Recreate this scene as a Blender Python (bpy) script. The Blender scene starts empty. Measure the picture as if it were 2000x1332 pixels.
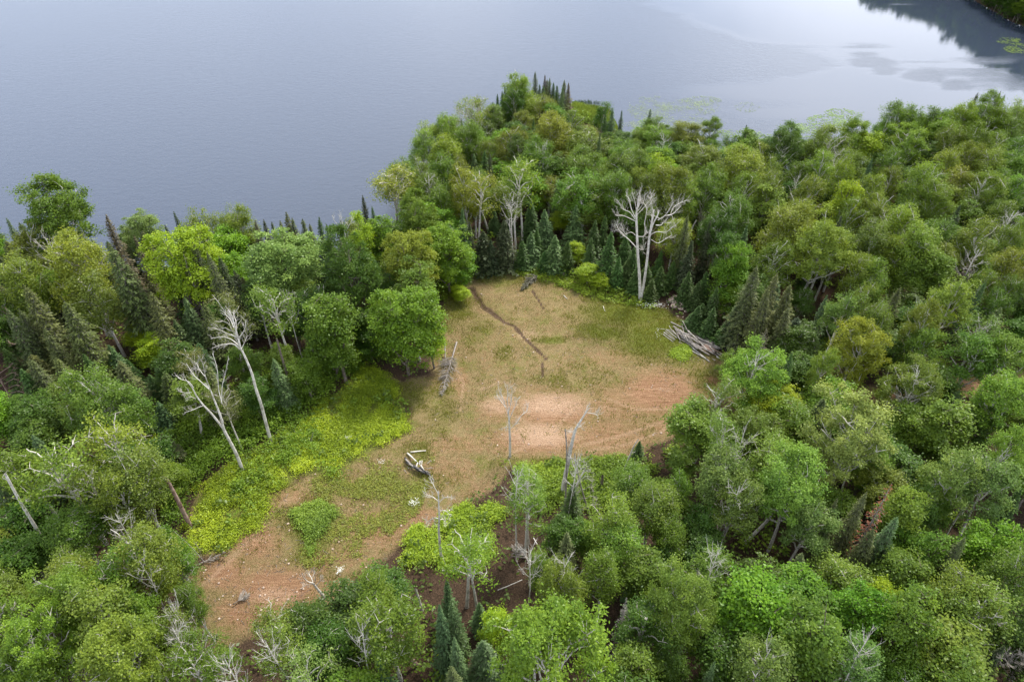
import bpy, math, random
import numpy as np
from mathutils import Vector, Matrix

random.seed(7)
R = np.random.default_rng(7)
S = bpy.context.scene
COL = S.collection

# ------------------------------------------------------------------ camera, sky, sun, exposure
CAM_H, PITCH, FPX = 60.0, math.radians(38.4), 1333.3
cd = bpy.data.cameras.new('camera'); cam = bpy.data.objects.new('camera', cd); COL.objects.link(cam)
cam.location = (0, 0, CAM_H); cam.rotation_euler = (math.pi/2 - PITCH, 0, 0)
cd.lens = 24.0; cd.sensor_width = 36.0; cd.clip_start = 0.5; cd.clip_end = 6000
S.camera = cam

SUN_EL, SUN_AZ = math.radians(54), math.radians(35)      # azimuth clockwise from +Y (north)
EXPOSURE = 0.62
world = bpy.data.worlds.new('World'); S.world = world; world.use_nodes = True
nt = world.node_tree; nt.nodes.clear()
def N(nt, t, **kw):
    n = nt.nodes.new(t)
    for k, v in kw.items():
        if k.startswith('_'): setattr(n, k[1:], v)
        else: n.inputs[k.replace('__', ' ')].default_value = v
    return n
L = lambda nt, a, b: nt.links.new(a, b)
sky = N(nt, 'ShaderNodeTexSky', _sky_type='NISHITA', _sun_disc=False, _sun_elevation=SUN_EL, _sun_rotation=SUN_AZ,
        _air_density=1.0, _dust_density=1.0, _ozone_density=1.5)
tc = N(nt, 'ShaderNodeTexCoord')
mp = N(nt, 'ShaderNodeMapping'); mp.inputs['Scale'].default_value = (1.3, 1.3, 2.6); mp.inputs['Location'].default_value = (1.9, 0.7, 0.4)
nz = N(nt, 'ShaderNodeTexNoise', Scale=1.25, Detail=6.0, Roughness=0.52, Distortion=0.6)
rp = N(nt, 'ShaderNodeValToRGB')
rp.color_ramp.elements[0].position = 0.34; rp.color_ramp.elements[0].color = (8.6, 9.9, 12.6, 1)
rp.color_ramp.elements[1].position = 0.74; rp.color_ramp.elements[1].color = (17.0, 17.8, 19.8, 1)
mx = N(nt, 'ShaderNodeMix', _data_type='RGBA'); mx.inputs[0].default_value = 0.88
bg = N(nt, 'ShaderNodeBackground', Strength=0.1); wo = N(nt, 'ShaderNodeOutputWorld')
L(nt, tc.outputs['Generated'], mp.inputs['Vector']); L(nt, mp.outputs[0], nz.inputs['Vector'])
# a brighter bank of cloud to the north-east, broad and soft
dotn = N(nt, 'ShaderNodeVectorMath', _operation='DOT_PRODUCT'); dotn.inputs[1].default_value = (0.47, 0.83, 0.28)
L(nt, tc.outputs['Generated'], dotn.inputs[0])
mr = N(nt, 'ShaderNodeMapRange', _clamp=True); mr.inputs['From Min'].default_value = 0.93; mr.inputs['From Max'].default_value = 1.0
mr.inputs['To Min'].default_value = -0.06; mr.inputs['To Max'].default_value = 0.26
L(nt, dotn.outputs['Value'], mr.inputs['Value'])
ad = N(nt, 'ShaderNodeMath', _operation='ADD'); L(nt, nz.outputs['Fac'], ad.inputs[0]); L(nt, mr.outputs[0], ad.inputs[1])
L(nt, ad.outputs[0], rp.inputs['Fac'])
sz = N(nt, 'ShaderNodeSeparateXYZ'); L(nt, tc.outputs['Generated'], sz.inputs[0])
zr = N(nt, 'ShaderNodeMapRange', _clamp=True, _interpolation_type='SMOOTHSTEP'); zr.inputs['From Min'].default_value = 0.45; zr.inputs['From Max'].default_value = 0.95
L(nt, sz.outputs['Z'], zr.inputs['Value'])
top = N(nt, 'ShaderNodeMix', _data_type='RGBA'); L(nt, zr.outputs[0], top.inputs[0]); L(nt, rp.outputs[0], top.inputs[6]); top.inputs[7].default_value = (8.2, 8.3, 8.0, 1)
L(nt, sky.outputs[0], mx.inputs[6]); L(nt, top.outputs[2], mx.inputs[7]); L(nt, mx.outputs[2], bg.inputs['Color'])
L(nt, bg.outputs[0], wo.inputs['Surface'])

sl = bpy.data.lights.new('sun', 'SUN'); sl.energy = 3.7; sl.angle = math.radians(12); sl.color = (1.0, 0.95, 0.86)
so = bpy.data.objects.new('sun', sl); COL.objects.link(so); so.location = (60, 20, 120)
sd = Vector((math.sin(SUN_AZ)*math.cos(SUN_EL), math.cos(SUN_AZ)*math.cos(SUN_EL), math.sin(SUN_EL)))
so.rotation_euler = (-sd).to_track_quat('-Z', 'Y').to_euler()
S.view_settings.view_transform = 'Standard'; S.view_settings.look = 'None'
S.view_settings.exposure = EXPOSURE; S.view_settings.gamma = 1.0; S.view_settings.use_curve_mapping = False
S.cycles.max_bounces = 5; S.cycles.diffuse_bounces = 3; S.cycles.transmission_bounces = 2; S.cycles.glossy_bounces = 2
S.cycles.transparent_max_bounces = 4; S.cycles.caustics_reflective = False; S.cycles.caustics_refractive = False

# ------------------------------------------------------------------ photograph pixels -> world metres
SP, CP = math.sin(PITCH), math.cos(PITCH)
def ray(px, py):
    u = (px-1000)/FPX; v = (666-py)/FPX
    return u, CP+v*SP, -SP+v*CP
def G(px, py, z=0.0):
    u, a, b = ray(px, py); t = (z-CAM_H)/b
    return np.array([u*t, a*t, z])
def PV(px, py, Y):
    u, a, b = ray(px, py); t = Y/a
    return np.array([u*t, Y, CAM_H+b*t])
def pix(x, y, z=0.0):
    dz = z-CAM_H; dep = y*CP - dz*SP; up = y*SP + dz*CP
    dep = np.maximum(dep, 1e-3)
    return 1000+FPX*x/dep, 666-FPX*up/dep, dep

# ------------------------------------------------------------------ materials
def mat(name):
    m = bpy.data.materials.new(name); m.use_nodes = True; m.node_tree.nodes.clear(); return m
def ramp(nt, stops):
    r = nt.nodes.new('ShaderNodeValToRGB'); el = r.color_ramp.elements
    while len(el) < len(stops): el.new(0.5)
    for e, (p, c) in zip(el, stops): e.position = p; e.color = (*c, 1)
    return r
def leaf_mat(name, trans=0.3, gloss=0.035, lo=0.68, hi=1.28):
    m = mat(name); nt = m.node_tree
    oi = N(nt, 'ShaderNodeObjectInfo'); at = N(nt, 'ShaderNodeAttribute', _attribute_name='v')
    mrn = N(nt, 'ShaderNodeMapRange'); mrn.inputs['To Min'].default_value = lo; mrn.inputs['To Max'].default_value = hi
    L(nt, at.outputs['Fac'], mrn.inputs['Value'])
    hsv = N(nt, 'ShaderNodeHueSaturation')
    hu = N(nt, 'ShaderNodeMapRange'); hu.inputs['To Min'].default_value = 0.506; hu.inputs['To Max'].default_value = 0.480
    L(nt, at.outputs['Fac'], hu.inputs['Value']); L(nt, hu.outputs[0], hsv.inputs['Hue'])
    L(nt, mrn.outputs[0], hsv.inputs['Value']); L(nt, oi.outputs['Color'], hsv.inputs['Color'])
    d = N(nt, 'ShaderNodeBsdfDiffuse'); t = N(nt, 'ShaderNodeBsdfTranslucent'); g = N(nt, 'ShaderNodeBsdfGlossy', Roughness=0.42)
    g.inputs['Color'].default_value = (0.9, 0.95, 0.9, 1)
    L(nt, hsv.outputs[0], d.inputs['Color'])
    h2 = N(nt, 'ShaderNodeHueSaturation', Hue=0.485, Saturation=1.1, Value=1.25); L(nt, hsv.outputs[0], h2.inputs['Color']); L(nt, h2.outputs[0], t.inputs['Color'])
    a = N(nt, 'ShaderNodeMixShader', Fac=trans); L(nt, d.outputs[0], a.inputs[1]); L(nt, t.outputs[0], a.inputs[2])
    b = N(nt, 'ShaderNodeMixShader', Fac=gloss); L(nt, a.outputs[0], b.inputs[1]); L(nt, g.outputs[0], b.inputs[2])
    o = N(nt, 'ShaderNodeOutputMaterial'); L(nt, b.outputs[0], o.inputs['Surface']); return m
M_LEAF = leaf_mat('leaves', 0.32, 0.018)
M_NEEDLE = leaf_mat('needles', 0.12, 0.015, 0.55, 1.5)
M_LOWER = leaf_mat('ground_plants', 0.30, 0.015, 0.55, 1.5)

def bark_mat(name, c1, c2, c3, scale=3.0, stretch=(1, 1, 1), dark_lo=0.36, dark_hi=0.46, rough=0.8):
    m = mat(name); nt = m.node_tree
    tc = N(nt, 'ShaderNodeTexCoord'); mp = N(nt, 'ShaderNodeMapping'); mp.inputs['Scale'].default_value = stretch
    n1 = N(nt, 'ShaderNodeTexNoise', Scale=scale, Detail=5.0, Roughness=0.65)
    L(nt, tc.outputs['Object'], mp.inputs['Vector']); L(nt, mp.outputs[0], n1.inputs['Vector'])
    r = ramp(nt, [(dark_lo, c1), (dark_hi, c2), (0.7, c3)]); L(nt, n1.outputs['Fac'], r.inputs['Fac'])
    p = N(nt, 'ShaderNodeBsdfPrincipled', Roughness=rough); L(nt, r.outputs[0], p.inputs['Base Color'])
    bmp = N(nt, 'ShaderNodeBump', Strength=0.5, Distance=0.05); L(nt, n1.outputs['Fac'], bmp.inputs['Height']); L(nt, bmp.outputs[0], p.inputs['Normal'])
    o = N(nt, 'ShaderNodeOutputMaterial'); L(nt, p.outputs[0], o.inputs['Surface']); return m
M_BIRCH = bark_mat('birch_bark', (0.09, 0.08, 0.07), (0.48, 0.44, 0.38), (0.72, 0.68, 0.60), 2.2, (1, 1, 2.5), 0.33, 0.42)
M_WHITE = bark_mat('bleached_wood', (0.30, 0.27, 0.23), (0.56, 0.52, 0.46), (0.76, 0.72, 0.65), 1.6, (1, 1, 1.5), 0.34, 0.48)
M_BARK = bark_mat('brown_bark', (0.06, 0.045, 0.035), (0.14, 0.11, 0.085), (0.24, 0.20, 0.16), 4.0)
M_GREYW = bark_mat('weathered_wood', (0.10, 0.085, 0.075), (0.23, 0.20, 0.18), (0.38, 0.34, 0.30), 2.5, (1, 1, 1))
M_PINKW = bark_mat('broken_red_wood', (0.13, 0.07, 0.05), (0.28, 0.18, 0.14), (0.44, 0.33, 0.28), 2.0)
M_PALE = bark_mat('pale_grey_wood', (0.17, 0.15, 0.13), (0.36, 0.33, 0.29), (0.58, 0.54, 0.48), 2.2)
M_CHAR = bark_mat('charred_wood', (0.012, 0.012, 0.014), (0.035, 0.034, 0.036), (0.16, 0.15, 0.14), 3.0)
M_TWIG = bark_mat('grey_twigs', (0.16, 0.14, 0.12), (0.30, 0.265, 0.23), (0.44, 0.40, 0.35), 3.0)
M_ROCK = bark_mat('rock', (0.22, 0.16, 0.12), (0.44, 0.33, 0.26), (0.60, 0.48, 0.39), 1.4, (1, 1, 1), 0.3, 0.5)
M_PETAL = bark_mat('petals', (0.5, 0.52, 0.45), (0.75, 0.77, 0.72), (0.85, 0.86, 0.82), 2.0)

# ------------------------------------------------------------------ mesh helpers
def qmesh(name, V, F, material, attr=None, smooth=False):
    V = np.asarray(V, np.float32); F = np.asarray(F, np.int32); k = F.shape[1]
    me = bpy.data.meshes.new(name)
    me.vertices.add(len(V)); me.vertices.foreach_set('co', V.ravel())
    me.loops.add(F.size); me.loops.foreach_set('vertex_index', F.ravel())
    me.polygons.add(len(F)); me.polygons.foreach_set('loop_start', np.arange(0, F.size, k, dtype=np.int32))
    if smooth: me.polygons.foreach_set('use_smooth', np.ones(len(F), bool))
    if attr is not None:
        for an, (dom, arr) in attr.items():
            a = me.attributes.new(an, 'FLOAT', dom); a.data.foreach_set('value', np.asarray(arr, np.float32))
    me.materials.append(material); me.update(calc_edges=True); return me
def obj(name, me, parent=None, loc=None, color=None):
    o = bpy.data.objects.new(name, me); COL.objects.link(o)
    if parent is not None: o.parent = parent
    if loc is not None: o.location = loc
    if color is not None: o.color = (*color, 1)
    return o
def thing(name, label, cat, loc=(0, 0, 0), group=None, me=None):
    o = bpy.data.objects.new(name, me); COL.objects.link(o); o.location = [float(c) for c in loc]
    o['label'] = label; o['category'] = cat
    if group: o['group'] = group
    if me is None: o.empty_display_size = 0.5
    return o
class Tubes:
    def __init__(s): s.V, s.F, s.n = [], [], 0
    def add(s, P, r, k=5, cap=False):
        P = np.asarray(P, float); r = np.asarray(r, float)
        if cap:
            P = np.vstack([P[:1], P, P[-1:]]); r = np.concatenate([[0.001], r, [0.001]])
        T = np.gradient(P, axis=0); T[np.linalg.norm(T, axis=1) < 1e-6] = P[-1]-P[0]
        T /= np.linalg.norm(T, axis=1)[:, None]+1e-9
        ref = np.array([0.31, 0.17, 0.93]) if abs(T[0, 2]) < 0.8 else np.array([0.9, 0.3, 0.1])
        A = np.cross(T, ref); A /= np.linalg.norm(A, axis=1)[:, None]+1e-9; B = np.cross(T, A)
        th = np.arange(k)*2*math.pi/k
        ring = (A[:, None, :]*np.cos(th)[None, :, None] + B[:, None, :]*np.sin(th)[None, :, None])*r[:, None, None]+P[:, None, :]
        m = len(P); s.V.append(ring.reshape(-1, 3))
        i = (np.arange(m-1)[:, None]*k + np.arange(k)[None, :]); j = (np.arange(m-1)[:, None]*k + (np.arange(k)[None, :]+1) % k)
        s.F.append(np.stack([i, j, j+k, i+k], -1).reshape(-1, 4)+s.n); s.n += m*k
    def mesh(s, name, material): return qmesh(name, np.vstack(s.V), np.vstack(s.F), material, smooth=True)
def bez(p0, pc, p1, n):
    t = np.linspace(0, 1, n)[:, None]; return (1-t)**2*p0 + 2*t*(1-t)*pc + t*t*p1
def unit(n):
    a = R.normal(size=(n, 3)); return a/(np.linalg.norm(a, axis=1)[:, None]+1e-9)
def cards(C, nrm, size, aspect=0.62, dirv=None):
    """rhombic leaf cards at C, facing nrm"""
    n = len(C); t = dirv if dirv is not None else unit(n)
    t = t - (t*nrm).sum(1)[:, None]*nrm; t /= np.linalg.norm(t, axis=1)[:, None]+1e-9
    b = np.cross(nrm, t); s = size[:, None]
    asp = aspect if np.isscalar(aspect) else aspect[:, None]
    V = np.stack([C-t*s, C+b*s*asp, C+t*s, C-b*s*asp], 1).reshape(-1, 3)
    F = np.arange(n*4).reshape(-1, 4); return V, F

# ------------------------------------------------------------------ canonical trees
def deciduous(kind, w, h, cdp, nl, ncl, lpc, ls, open_=0.0, seed=0):
    """trunk mesh and crown mesh of one variant; crown width w, height h, crown depth cdp"""
    global R
    R = np.random.default_rng(1000+seed)
    T = Tubes(); zc = h-cdp*0.52
    off = R.normal(size=2)*0.35
    tz = np.linspace(-0.4, h*0.86, 9); f = np.clip(tz/(h*0.86), 0, 1)
    tr = np.stack([off[0]*(1-f)**1.3+0.12*np.sin(f*5+seed), off[1]*(1-f)**1.3+0.12*np.cos(f*4+seed), tz], 1)
    r0 = 0.011*h+0.05; T.add(tr, r0*(1-f*0.82), 7)
    def trunk_at(z): return np.array([np.interp(z, tz, tr[:, 0]), np.interp(z, tz, tr[:, 1]), z])
    lob = unit(7); la = R.uniform(-0.40, 0.34, 7)
    def env(d):
        k = 1+(np.exp(-((d[:, None, :]-lob[None])**2).sum(2)*3.0)*la).sum(1)
        rad = np.stack([d[:, 0]*w/2, d[:, 1]*w/2, d[:, 2]*cdp*np.where(d[:, 2] > 0, 0.52, 0.48)], 1)
        return rad*k[:, None]
    LP = []
    for i in range(nl):
        f_ = (i+0.5)/nl
        z0 = h-cdp*(1.02-0.72*f_); a = i*2.399+R.uniform(-.3, .3)
        el = -0.42+1.5*f_+R.uniform(-.15, .2)
        d = np.array([[math.cos(a)*math.cos(el), math.sin(a)*math.cos(el), math.sin(el)]])
        e = env(d)[0]*R.uniform(0.66, 1.02); e[2] = max(e[2]+zc, z0+0.06*cdp); p0 = trunk_at(z0); 
        pc = p0+(e-p0)*0.5+np.array([0, 0, -0.12*np.linalg.norm(e-p0)]) if kind != 'birch' else p0+(e-p0)*np.array([.35, .35, .62])
        P = bez(p0, pc, e, 7); P[1:-1] += R.normal(size=(5, 3))*0.09
        rl = r0*(0.58-0.2*f_); T.add(P, np.linspace(rl, 0.035, 7), 5); LP.append(P[1:])
    LPa = np.vstack(LP)
    # clumps
    d = unit(ncl*3); keep = R.uniform(size=len(d)) < np.clip(0.62+0.5*d[:, 2], 0.12, 1); d = d[keep][:int(ncl*0.30)]
    rr = R.uniform(0.12, 1.12, len(d))**0.42
    C = env(d)*rr[:, None]; C[:, 2] += zc
    # most of the foliage sits in billows round the ends of the main limbs
    ends = np.array([P_[-1] for P_ in LP])*1.0; ends[:, :2] *= 0.90; ends[:, 2] -= 0.03*cdp
    nb_ = ncl-len(C); bi = R.integers(0, len(ends), nb_); brd = w*R.uniform(0.10, 0.21, len(ends)); dd = unit(nb_); dd[:, 2] = np.where(dd[:, 2] < -0.3, -dd[:, 2]*.6, dd[:, 2])
    Cb = ends[bi]+dd*(brd[bi]*R.uniform(0.35, 1.25, nb_)**0.7)[:, None]*np.array([1, 1, 1.15 if kind == 'maple' else .95])
    C = np.vstack([C, Cb])
    if kind != 'maple' and open_ > 0:
        g_ = unit(1)[0]; g_[2] = 0.75; g_ /= np.linalg.norm(g_); cc = C-np.array([0, 0, zc]); cc /= np.linalg.norm(cc, axis=1)[:, None]+1e-9
        C = C[~((cc@g_ > 0.80) & (R.uniform(size=len(C)) < open_))]
    V, F, vv, nn = [], [], [], 0
    for c in C:
        j = np.argmin(((LPa-c)**2).sum(1)+np.where(LPa[:, 2] > c[2], 2.0, 0)); p0 = LPa[j]
        T.add(bez(p0, (p0+c)/2+np.array([0, 0, 0.15]), c, 4), [0.034, 0.026, 0.018, 0.009], 3)
    n = len(C)*lpc; ci = np.repeat(np.arange(len(C)), lpc)
    sz = R.uniform(0.6, 1.25, len(C))[ci][:, None]
    if kind == 'birch':
        o = R.normal(size=(n, 3))*np.array([0.42, 0.42, 0.34])*sz; o[:, 2] -= np.abs(R.normal(size=n))*0.35
    elif kind == 'aspen':
        o = R.normal(size=(n, 3))*np.array([0.36, 0.36, 0.27])*sz
    else:
        o = R.normal(size=(n, 3))*np.array([0.40, 0.40, 0.19])*sz; o[:, 2] -= (o[:, 0]**2+o[:, 1]**2)*0.35
    P = C[ci]+o
    out = P-np.array([0, 0, zc-cdp*0.2]); out /= np.linalg.norm(out, axis=1)[:, None]+1e-9
    nr = unit(n)*0.75+np.array([0, 0, 0.55])+out*0.45; nr /= np.linalg.norm(nr, axis=1)[:, None]
    dv = None
    if kind == 'birch': dv = unit(n)+np.array([0, 0, -0.8])
    V, F = cards(P, nr, ls*R.uniform(0.6, 1.3, n), 0.6, dv)
    v = np.clip(0.5+0.16*R.normal(size=len(C))[ci]+0.17*R.normal(size=n), 0, 1)
    tm = T.mesh(kind+'_trunk', M_BIRCH if kind in ('birch', 'aspen') else M_BARK)
    cm = qmesh(kind+'_crown', V, F, M_LEAF, {'v': ('FACE', v)})
    return tm, cm, w, h
def conifer(h, rad, lv, nb, nc, shape=0.9, sparse=0.0, droop=0.25, seed=0, cl=0.2, bare=0.06):
    global R
    R = np.random.default_rng(3000+seed)
    T = Tubes(); z = np.linspace(-0.3, h, 7); T.add(np.stack([z*0, z*0, z], 1), np.linspace(0.012*h+0.03, 0.015, 7), 6)
    Cs, Ds, Ns, Sz, vv = [], [], [], [], []
    for i in range(lv):
        f = i/(lv-1); z0 = h*(bare+(1-bare)*f**0.95)*0.985; L0 = rad*(1-f)**shape*R.uniform(0.78, 1.10)*(1+0.13*math.sin(i*0.55+seed*1.7))+0.06
        ph = R.uniform(0, 6.28)
        for k in range(nb):
            if R.uniform() < sparse*0.6: continue
            a = ph+k*6.283/nb+R.uniform(-.2, .2); ln = L0*R.uniform(0.75, 1.15)
            dr = np.array([math.cos(a), math.sin(a), 0.0]); side = np.array([-math.sin(a), math.cos(a), 0])
            m = max(3, int(nc*(0.35+0.65*(ln/rad)))); t = R.uniform(0.1, 1, m)**0.8
            if sparse > 0.5: m2 = max(2, int(m*(1-sparse*0.6))); t = t[:m2]; m = m2
            zz = z0 + 0.12*ln*(1-f) - droop*ln*t**1.3 + 0.10*ln*t**3 + R.normal(size=m)*0.035
            wd = (1-t*0.65)*0.30*ln*R.uniform(-1, 1, m)
            P = dr*(ln*t)[:, None]+side*wd[:, None]; P[:, 2] = zz
            Cs.append(P); Ds.append(np.tile(dr*1.0+np.array([0, 0, -droop*0.6]), (m, 1))+side*np.sign(wd)[:, None]*0.65)
            Ns.append(np.tile(np.array([0, 0, 1.0])+dr*0.45, (m, 1))+R.normal(size=(m, 3))*0.33)
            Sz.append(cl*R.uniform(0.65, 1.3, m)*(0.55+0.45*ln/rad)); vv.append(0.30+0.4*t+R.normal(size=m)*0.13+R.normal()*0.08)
            if ln > 0.5: T.add(np.array([[0, 0, z0], dr*ln*0.5+[0, 0, z0+0.05*ln-droop*ln*0.4], dr*ln*0.92+[0, 0, z0+0.1*ln-droop*ln]]), [0.022, 0.014, 0.006], 3)
    C = np.vstack(Cs); nr = np.vstack(Ns); nr /= np.linalg.norm(nr, axis=1)[:, None]
    V, F = cards(C, nr, np.concatenate(Sz), 0.42, np.vstack(Ds))
    tm = T.mesh('conifer_trunk', M_GREYW if sparse > 0.3 else M_BARK)
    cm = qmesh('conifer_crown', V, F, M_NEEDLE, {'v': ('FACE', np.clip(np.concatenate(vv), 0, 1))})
    return tm, cm, rad*2, h
VAR = {
 'B': [deciduous('birch', 5.0, 14, 10.6, 14, 145, 78, 0.107, open_=.75*(i % 2), seed=i) for i in range(6)],
 'BL': [deciduous('birch', 7.6, 15, 12.0, 22, 255, 90, 0.115, open_=.8*((i+1) % 2), seed=10+i) for i in range(4)],
 'BS': [deciduous('birch', 5.6, 14, 7.0, 13, 80, 42, 0.115, open_=.9, seed=20+i) for i in range(3)],
 'A': [deciduous('aspen', 5.0, 14, 9.0, 13, 110, 102, 0.110, open_=.7*(i % 2), seed=30+i) for i in range(4)],
 'AL': [deciduous('aspen', 8.0, 15, 10.2, 22, 210, 126, 0.115, open_=.8*(i % 2), seed=40+i) for i in range(4)],
 'M': [deciduous('maple', 4.6, 13, 11.0, 14, 135, 88, 0.120, seed=50+i) for i in range(5)],
 'ML': [deciduous('maple', 8.0, 15, 13.2, 24, 290, 106, 0.126, seed=60+i) for i in range(4)],
 'F': [conifer(9, 1.75, 34, 10, 15, 0.85, seed=i, cl=0.20) for i in range(3)],
 'S': [conifer(14, 1.8, 48, 9, 12, 0.7, seed=10+i, cl=0.20, droop=0.4) for i in range(3)],
 'O': [conifer(15, 2.1, 46, 9, 20, 0.62, sparse=0.35, seed=20+i, cl=0.19, droop=0.45, bare=0.15) for i in range(3)],
 'X': [conifer(13, 1.6, 38, 8, 9, 0.6, sparse=0.75, seed=30+i, cl=0.17, droop=0.5, bare=0.15) for i in range(2)],
}
def deadtop(seed, h=14.5, w=4.4):
    global R
    R = np.random.default_rng(5000+seed); T = Tubes(); z = np.linspace(-.3, h*.93, 9); P = np.stack([.25*np.sin(z*.35+seed), .25*np.cos(z*.3+seed)-.25, z], 1); T.add(P, np.linspace(.15, .05, 9), 6)
    Lm = Tubes()
    for i in range(11):
        z0 = h*(.52+.38*i/11); a = i*2.4+seed; q = np.array([np.interp(z0, z, P[:, 0]), np.interp(z0, z, P[:, 1]), z0]); l_ = w/2*R.uniform(.6, 1.15)*(1.1-.5*i/11)
        e = q+np.array([math.cos(a)*l_, math.sin(a)*l_, l_*R.uniform(.7, 1.5)]); B = bez(q, q+(e-q)*np.array([.6, .6, .3]), e, 6); Lm.add(B, np.linspace(.045, .016, 6), 4)
        for k in range(5):
            j = 1+k % 4; q2 = B[j]; v = (e-q)/np.linalg.norm(e-q)+unit(1)[0]*.8; e2 = q2+v*R.uniform(.4, 1.0); Lm.add(bez(q2, q2+v*.3+unit(1)[0]*.08, e2, 4), [.022, .018, .014, .010], 3)
            for _ in range(2):
                e3 = (q2+e2)/2+(v*.6+unit(1)[0]*.7)*R.uniform(.3, .7); Lm.add([(q2+e2)/2, e3], [.013, .008], 3)
    return T.mesh('bare_trunk', M_BIRCH), Lm.mesh('bare_limbs', M_WHITE), w, h
VAR['D'] = [deadtop(i) for i in range(4)]
VAR['N'] = VAR['M']  # low maples added to fill forest gaps, sharing the maple meshes
COLS = {  # leaf reflectance
 'ol': (0.144, 0.205, 0.023), 'oy': (0.199, 0.270, 0.026), 'gr': (0.109, 0.196, 0.019), 'lg': (0.160, 0.265, 0.030),
 'yg': (0.242, 0.370, 0.016), 'dg': (0.064, 0.130, 0.014), 'bg': (0.131, 0.215, 0.037), 'pg': (0.199, 0.285, 0.058),
 'br': (0.124, 0.260, 0.016), 'og': (0.155, 0.175, 0.042),
 'df': (0.048, 0.096, 0.022), 'bf': (0.078, 0.135, 0.046), 'ms': (0.082, 0.108, 0.034), 'ds': (0.045, 0.066, 0.025),
 'wh': (0.6, 0.6, 0.5), 'rs': (0.200, 0.090, 0.040), 'gy': (0.160, 0.125, 0.105), 'bs': (0.090, 0.080, 0.040),
}
CWORD = {'ol': 'olive', 'oy': 'yellow-olive', 'gr': 'mid-green', 'lg': 'light green', 'yg': 'bright yellow-green', 'dg': 'dark green',
 'bg': 'blue-green', 'pg': 'pale silvery green', 'br': 'vivid green', 'og': 'grey-olive thin', 'df': 'dark green', 'bf': 'bluish',
 'ms': 'olive-grey', 'ds': 'near-black green', 'wh': 'white', 'rs': 'rust-red dead', 'gy': 'grey dead', 'bs': 'brown dying'}
KIND = {'N': ('alder_tree', 'alder'), 'D': ('bare_birch', 'bare birch top'), 'B': ('birch_tree', 'birch'), 'A': ('aspen_tree', 'aspen'), 'M': ('maple_tree', 'maple'), 'F': ('fir_tree', 'fir'),
        'S': ('spruce_tree', 'narrow spruce'), 'O': ('spruce_tree', 'tall shaggy spruce'), 'X': ('dead_spruce', 'bare-twigged spruce')}
CAT = {'N': 'alder tree', 'D': 'dead tree', 'B': 'birch tree', 'A': 'aspen tree', 'M': 'maple tree', 'F': 'fir tree', 'S': 'spruce tree', 'O': 'spruce tree', 'X': 'dead tree'}
# ------------------------------------------------------------------ where the land, the lake and the clearing lie
SHORE_PX = [(-900, 640), (-300, 575), (0, 535), (150, 512), (300, 535), (450, 560), (620, 562), (690, 532), (740, 480), (790, 425), (840, 370),
            (890, 312), (940, 262), (975, 232), (1010, 212), (1060, 205), (1118, 203), (1160, 214), (1200, 240), (1222, 285), (1300, 318),
            (1420, 335), (1550, 338), (1650, 328), (1750, 302), (1860, 282), (2000, 268), (2300, 236), (2700, 205)]
WATER_Z = -1.8
NEAR = np.array([G(x, y, WATER_Z)[:2] for x, y in SHORE_PX]); NEAR = np.vstack([NEAR, [[900, 160], [900, -700], [-900, -700], [-900, 60]]])
FARP = [(1700, -62), (1800, -36), (1890, -12), (1932, 20), (1965, 40), (2010, 56), (2060, 92), (2120, 118), (2300, 128)]
FAR = np.array([G(x, y, WATER_Z)[:2] for x, y in FARP]); FAR = np.vstack([FAR, [[900, 260], [900, 900], [300, 900], [-60, 1100], [100, 420]]])
def inpoly(x, y, P):
    x = np.asarray(x, float); y = np.asarray(y, float); c = np.zeros(x.shape, bool); j = len(P)-1
    for i in range(len(P)):
        xi, yi = P[i]; xj, yj = P[j]
        with np.errstate(divide='ignore', invalid='ignore'):
            t = ((yi > y) != (yj > y)) & (x < (xj-xi)*(y-yi)/(yj-yi+1e-12)+xi)
        c ^= t; j = i
    return c
def pdist(x, y, P, closed=True):
    x = np.asarray(x, float); y = np.asarray(y, float); d = np.full(x.shape, 1e9); n = len(P)
    for i in range(n if closed else n-1):
        a = P[i]; b = P[(i+1) % n]; ab = b-a; l2 = (ab**2).sum()+1e-9
        t = np.clip(((x-a[0])*ab[0]+(y-a[1])*ab[1])/l2, 0, 1)
        d = np.minimum(d, (x-a[0]-t*ab[0])**2+(y-a[1]-t*ab[1])**2)
    return np.sqrt(d)
def land(x, y):
    s = np.full(np.shape(x), -1e9)
    for P in (NEAR, FAR):
        d = pdist(x, y, P); s = np.maximum(s, np.where(inpoly(x, y, P), d, -d))
    r = np.sqrt(np.asarray(x, float)**2+(np.asarray(y, float)-150)**2)-780
    return np.maximum(s, r)
GULLY = [((920, 563), (935, 585), (946, 602), (965, 612), (985, 628), (1005, 636), (1020, 655), (1035, 670), (1050, 685), (1068, 702)), ((1040, 568), (1052, 586), (1061, 602)), ((1062, 700), (1059, 716), (1060, 735))]
GUL = [np.array([G(*p)[:2] for p in g]) for g in GULLY]
def vn(x, y, s, seed=0):
    """smooth value noise"""
    rr = np.random.default_rng(seed); tb = rr.uniform(-1, 1, (64, 64)); X = np.asarray(x)/s; Y = np.asarray(y)/s
    xi = np.floor(X).astype(int); yi = np.floor(Y).astype(int); fx = X-xi; fy = Y-yi; fx = fx*fx*(3-2*fx); fy = fy*fy*(3-2*fy)
    g = lambda a, b: tb[a % 64, b % 64]
    return (g(xi, yi)*(1-fx)+g(xi+1, yi)*fx)*(1-fy)+(g(xi, yi+1)*(1-fx)+g(xi+1, yi+1)*fx)*fy
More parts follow.
